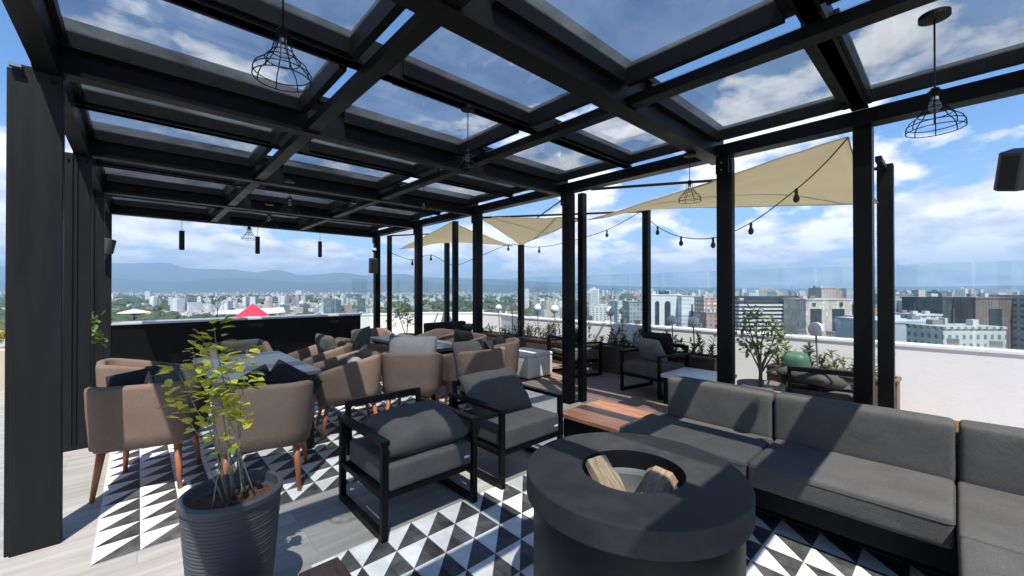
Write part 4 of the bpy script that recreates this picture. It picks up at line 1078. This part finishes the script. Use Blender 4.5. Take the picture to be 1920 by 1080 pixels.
# 1 white tower with arched slots
D = 330
t, W, h = bld('office_tower', 'white office tower with tall arched dark window slots', 1221, 1277, 554, D, 24, WM)
for a, b_ in ((1228, 1236), (1246, 1257)): slot(t, (a-1249)*D/F, (b_-1249)*D/F, 4, h-4.5, arch=True)
slot(t, (1270-1249)*D/F, (1275-1249)*D/F, 4, h-5)
slot(t, -4, 5, h+.9, h+3.5, y=6, m=DG, name='roof_plant')
t, W, h = bld('office_tower', 'white office tower with three narrow dark slots and stepped floors', 1278, 1318, 556, D-8, 22, win_mat('white stepped tower', (.66, .69, .72), (.35, .40, .45), 9, 3.2, .8))
for a, b_ in ((1296, 1299), (1305, 1308), (1313, 1317)): slot(t, (a-1298)*D/F, (b_-1298)*D/F, 4, h-6, arch=True)
# others
bld('apartment_block', 'stepped terracotta and white apartment block beside the white towers', 1320, 1350, 560, 300, 16, win_mat('pink block', (.44, .29, .25), (.6, .58, .56), 4.2, 3.1, .9))
bld('apartment_block', 'low terracotta wing in front of the stepped apartment block', 1324, 1350, 588, 280, 10, CM[3])
D = 260
t, W, h = bld('office_building', 'white office building with black horizontal window bands', 1386, 1497, 566, D, 26, mat('dark band glass', (.06, .065, .08), .3))
for k in range(9):
    z = h-1.5-k*2.45; MB().box(-W/2-.4, W*.32, -.5, 26.3, z-1.15, z).build('floor_band', WM, t, local=True)
MB().box(W*.325, W*.39, -.8, 26.2, 0, h).build('stair_shaft', WM, t, local=True)
for k in range(14):
    z = h-1.2-k*1.6; MB().box(W*.395, W/2+.4, -.5, 26.3, z-.8, z).build('louvre', WM, t, local=True)
MB().box(-W*.30, W/2, 2, 24, h+.9, h+3.6).build('roof_plant', DG, t, local=True)
bld('office_building', 'narrow brown tower between the banded and the beige building', 1498, 1511, 557, 280, 20, win_mat('brown tower', (.30, .20, .17), (.12, .1, .1), 2.5, 3, .8))
D = 240
t, W, h = bld('office_building', 'beige office building with two dark glass bays', 1511, 1597, 563, D, 24, win_mat('beige office', (.52, .47, .42), (.40, .36, .33), 2.0, 3.4, .5))
for a, b_, z1 in ((1519, 1540, 579), (1560, 1583, 579)): slot(t, (a-1554)*D/F, (b_-1554)*D/F, 5, h-(z1-563)*D/F)
slot(t, (1523-1554)*D/F, (1529-1554)*D/F, h-3.5, h-1.5, m=mat('green hedge', (.03, .07, .02), .9), name='planting'); slot(t, (1574-1554)*D/F, (1580-1554)*D/F, h-3.5, h-1.2)
bld('apartment_block', 'pinkish tower block rising behind the beige office building', 1540, 1568, 541, 420, 18, win_mat('pinkish tower', (.50, .40, .36), (.2, .17, .17), 3, 3, .9))
bld('office_building', 'small white building with square windows between column and pole', 1625, 1656, 597, 210, 14, win_mat('square windows', (.62, .60, .58), (.05, .05, .06), 2.3, 2.4, .85))
bld('office_building', 'terracotta topped block behind the square windowed building', 1627, 1655, 574, 300, 16, CM[3])
bld('apartment_block', 'grey green glass block right of the thick pole', 1672, 1712, 553, 300, 22, win_mat('greenish block', (.30, .36, .36), (.10, .15, .15), 4, 2.9, .7, .4))
t, W, h = bld('office_tower', 'dark glass tower with a white frame', 1708, 1730, 566, 290, 18, WM)
slot(t, -W*.38, W*.36, 4, h-1.5)
bld('warehouse', 'long pale blue flat roofed hall right of the thick pole', 1668, 1766, 606, 180, 30, mat('pale blue metal wall', (.40, .44, .47), .6, var=.1, vscale=.15))
bld('warehouse', 'white low building behind the pale blue hall', 1716, 1766, 592, 230, 16, CM[5])
t, W, h = bld('office_tower', 'dark teal glass office tower at the right', 1767, 1828, 560, 250, 26, win_mat('teal curtain wall', (.075, .095, .10), (.035, .055, .06), 2.0, 3.4, .25, .15))
t, W, h = bld('office_tower', 'brown grey striped office tower at the right edge', 1829, 1925, 560, 238, 26, win_mat('brown stripes', (.20, .155, .14), (.10, .08, .075), 1.6, 60, .5))
slot(t, -W*.24, W*.0, 6, h-6)
bld('office_building', 'low pale teal building with dark windows before the dark tower', 1768, 1886, 617, 150, 14, win_mat('pale teal office', (.50, .54, .53), (.12, .14, .15), 2.6, 3.2, .75))
bld('office_tower', 'brown office tower mostly outside the right edge', 1932, 2040, 556, 230, 26, CM[2])
bld('office_building', 'grey glass building left of the thin pole', 1180, 1206, 567, 330, 20, win_mat('grey glass', (.32, .36, .38), (.12, .15, .17), 3, 3.3, .6, .3))
bld('apartment_block', 'pale slab block right of the twin column', 1158, 1180, 566, 420, 15, CM[0])
bld('apartment_block', 'white slab tower far left above the trees', 272, 281, 546, 2600, 20, CM[0])
bld('apartment_block', 'pale tower in the far city left of the corner column', 554, 565, 545, 2300, 20, CM[5])
bld('apartment_block', 'pale tower in the far city right of the mid pole', 984, 992, 541, 1500, 16, CM[0])

cr = random.Random(42)
def city_box(b, x, y, w_, d, h, ang):
    M = TR(x, y, GZ, rz=ang); b.box(-w_/2, w_/2, -d/2, d/2, 0, h, M)
    if cr.random() < .5: b.box(-w_*.2, w_*.15, -d*.2, d*.2, h, h+cr.uniform(2, 4), M)
hero_boxes = [(1180, 2000, 420)]
def sample(u, D):
    p = at(u, 544, D); return p.x, p.y
# nearer city buildings, each a thing of its own
names = ['white block', 'cream block', 'grey block', 'terracotta roofed block', 'dark glass block', 'pale block']
zone = lambda u: 'left of the corner column' if u < 720 else ('left of the twin column' if u < 1050 else ('behind the middle pole' if u < 1345 else 'right of the sofa column'))
CB = []
for k in range(130):
    u = cr.uniform(1000, 1990) if cr.random() < .75 else cr.uniform(-30, 1000)
    if u > 1000: D = cr.uniform(430, 1100); h = cr.choice([18, 24, 30, 36, 45, 55])*cr.uniform(.8, 1.1)
    else: D = cr.uniform(1150, 1900); h = cr.uniform(7, 22)
    x, y = sample(u, D); mi = cr.choice([0, 0, 1, 2, 2, 3, 4, 5]); w_ = cr.uniform(16, 38); d = cr.uniform(14, 26)
    o = MB(); city_box(o, 0, 0, w_, d, h, cr.uniform(0, 1.57)); o.v = [(a, b_, c_-GZ) for a, b_, c_ in o.v]
    ob = o.build('city_building', CM[mi]); ob.location = (x, y, GZ)
    sz = ('tall ' if h > 34 or (u < 1000 and h > 16) else 'low ' if h < 22 and u > 1000 or h < 11 else 'mid height ')+('broad ' if w_ > 29 else 'slim ' if w_ < 22 else '')
    far = 'nearer ' if D < (760 if u > 1000 else 1500) else 'farther '
    CB.append((u, ob)); tag(ob, '%s%s%s %s' % (far, sz, names[mi].replace('terracotta roofed', 'terracotta'), zone(u)), 'building', 'city buildings seen over the roof edge')
_by = {}
for u, ob in sorted(CB, key=lambda q: q[0]): _by.setdefault(ob['label'], []).append(ob)
for lb, obs in _by.items():
    if len(obs) > 1:
        for k, ob in enumerate(obs): ob['label'] = lb+', '+('leftmost', 'second', 'third', 'fourth', 'fifth', 'sixth')[min(k, 5)]+' of %s alike' % {2: 'two', 3: 'three', 4: 'four', 5: 'five'}.get(len(obs), 'several')
# the far-off city, reading as one mass
b = MB(); mi = []
me_v = []; 
for k in range(15000):
    u = cr.uniform(-350, 2300); q = cr.random(); D = 1100+q*q*9500 if u < 1000 else 900+q*q*9500
    x, y = sample(u, D)
    dens = noise.noise(Vector((x*.0011, y*.0011, 3)))+.5*noise.noise(Vector((x*.004, y*.004, 9)))
    if u < 1000 and D < 2600 and dens < .02+.15*(2600-D)/1500: continue
    if dens < -.28: continue
    n0 = len(b.f); w_ = cr.uniform(10, 30)*(1+D/9000); h = cr.uniform(6, 15) if cr.random() < .88 else cr.uniform(18, 55)
    if u > 1050: h *= 1.5
    city_box(b, x, y, w_, cr.uniform(10, 24), h, cr.uniform(0, 1.57)); m_ = cr.choice([0, 0, 0, 1, 1, 2, 3, 5, 5, 4])
    mi += [m_]*(len(b.f)-n0)
o = b.build('distant_city', CM); o['kind'] = 'stuff'; o['label'] = 'pale far-off city spreading over the plain'
o.data.polygons.foreach_set('material_index', mi)
# woods on the plain
b = MB()
ico = bmesh.new(); bmesh.ops.create_icosphere(ico, subdivisions=2, radius=1); IV = [v.co.copy() for v in ico.verts]; IF = [tuple(v.index for v in f.verts) for f in ico.faces]; ico.free()
for k in range(3600):
    u = cr.uniform(-200, 2100); q = cr.random(); D = 700+q**1.5*4200 if u < 1100 else 500+q**1.3*3500
    x, y = sample(u, D); dens = noise.noise(Vector((x*.0011, y*.0011, 3)))
    if dens > .18 and D > 1300: continue
    s = cr.uniform(7, 17)*(1+D/5000); sh = cr.uniform(.5, .8); o3 = Vector((cr.uniform(0, 99), 0, 0))
    b.add([(x+v.x*s*(1+.5*noise.noise(v*1.7+o3)), y+v.y*s*(1+.5*noise.noise(v*1.7+o3)), GZ+s*.35+v.z*s*sh*(1+.5*noise.noise(v*2.3+o3))) for v in IV], IF)
o = b.build('city_woods', mat('tree canopy', (.032, .046, .022), .9, col2=(.080, .105, .05), vscale=.06, spec=0)); o['kind'] = 'stuff'; o['label'] = 'dark green tree canopy among the city blocks'

# ================================================================== HAZE
hz = bpy.data.materials.new('air haze'); hz.use_nodes = True; t = hz.node_tree; t.nodes.clear()
pv = N(t, 'ShaderNodeVolumePrincipled'); pv.inputs['Color'].default_value = (.46, .72, 1.0, 1); pv.inputs['Density'].default_value = 6.5e-5; pv.inputs['Anisotropy'].default_value = 0.1
oo = N(t, 'ShaderNodeOutputMaterial'); t.links.new(pv.outputs[0], oo.inputs['Volume'])
h_ = MB().box(-33000, 33000, -9000, 35000, GZ-2.5, 1500).build('haze', hz); h_['kind'] = 'stuff'; h_['label'] = 'pale blue air haze'
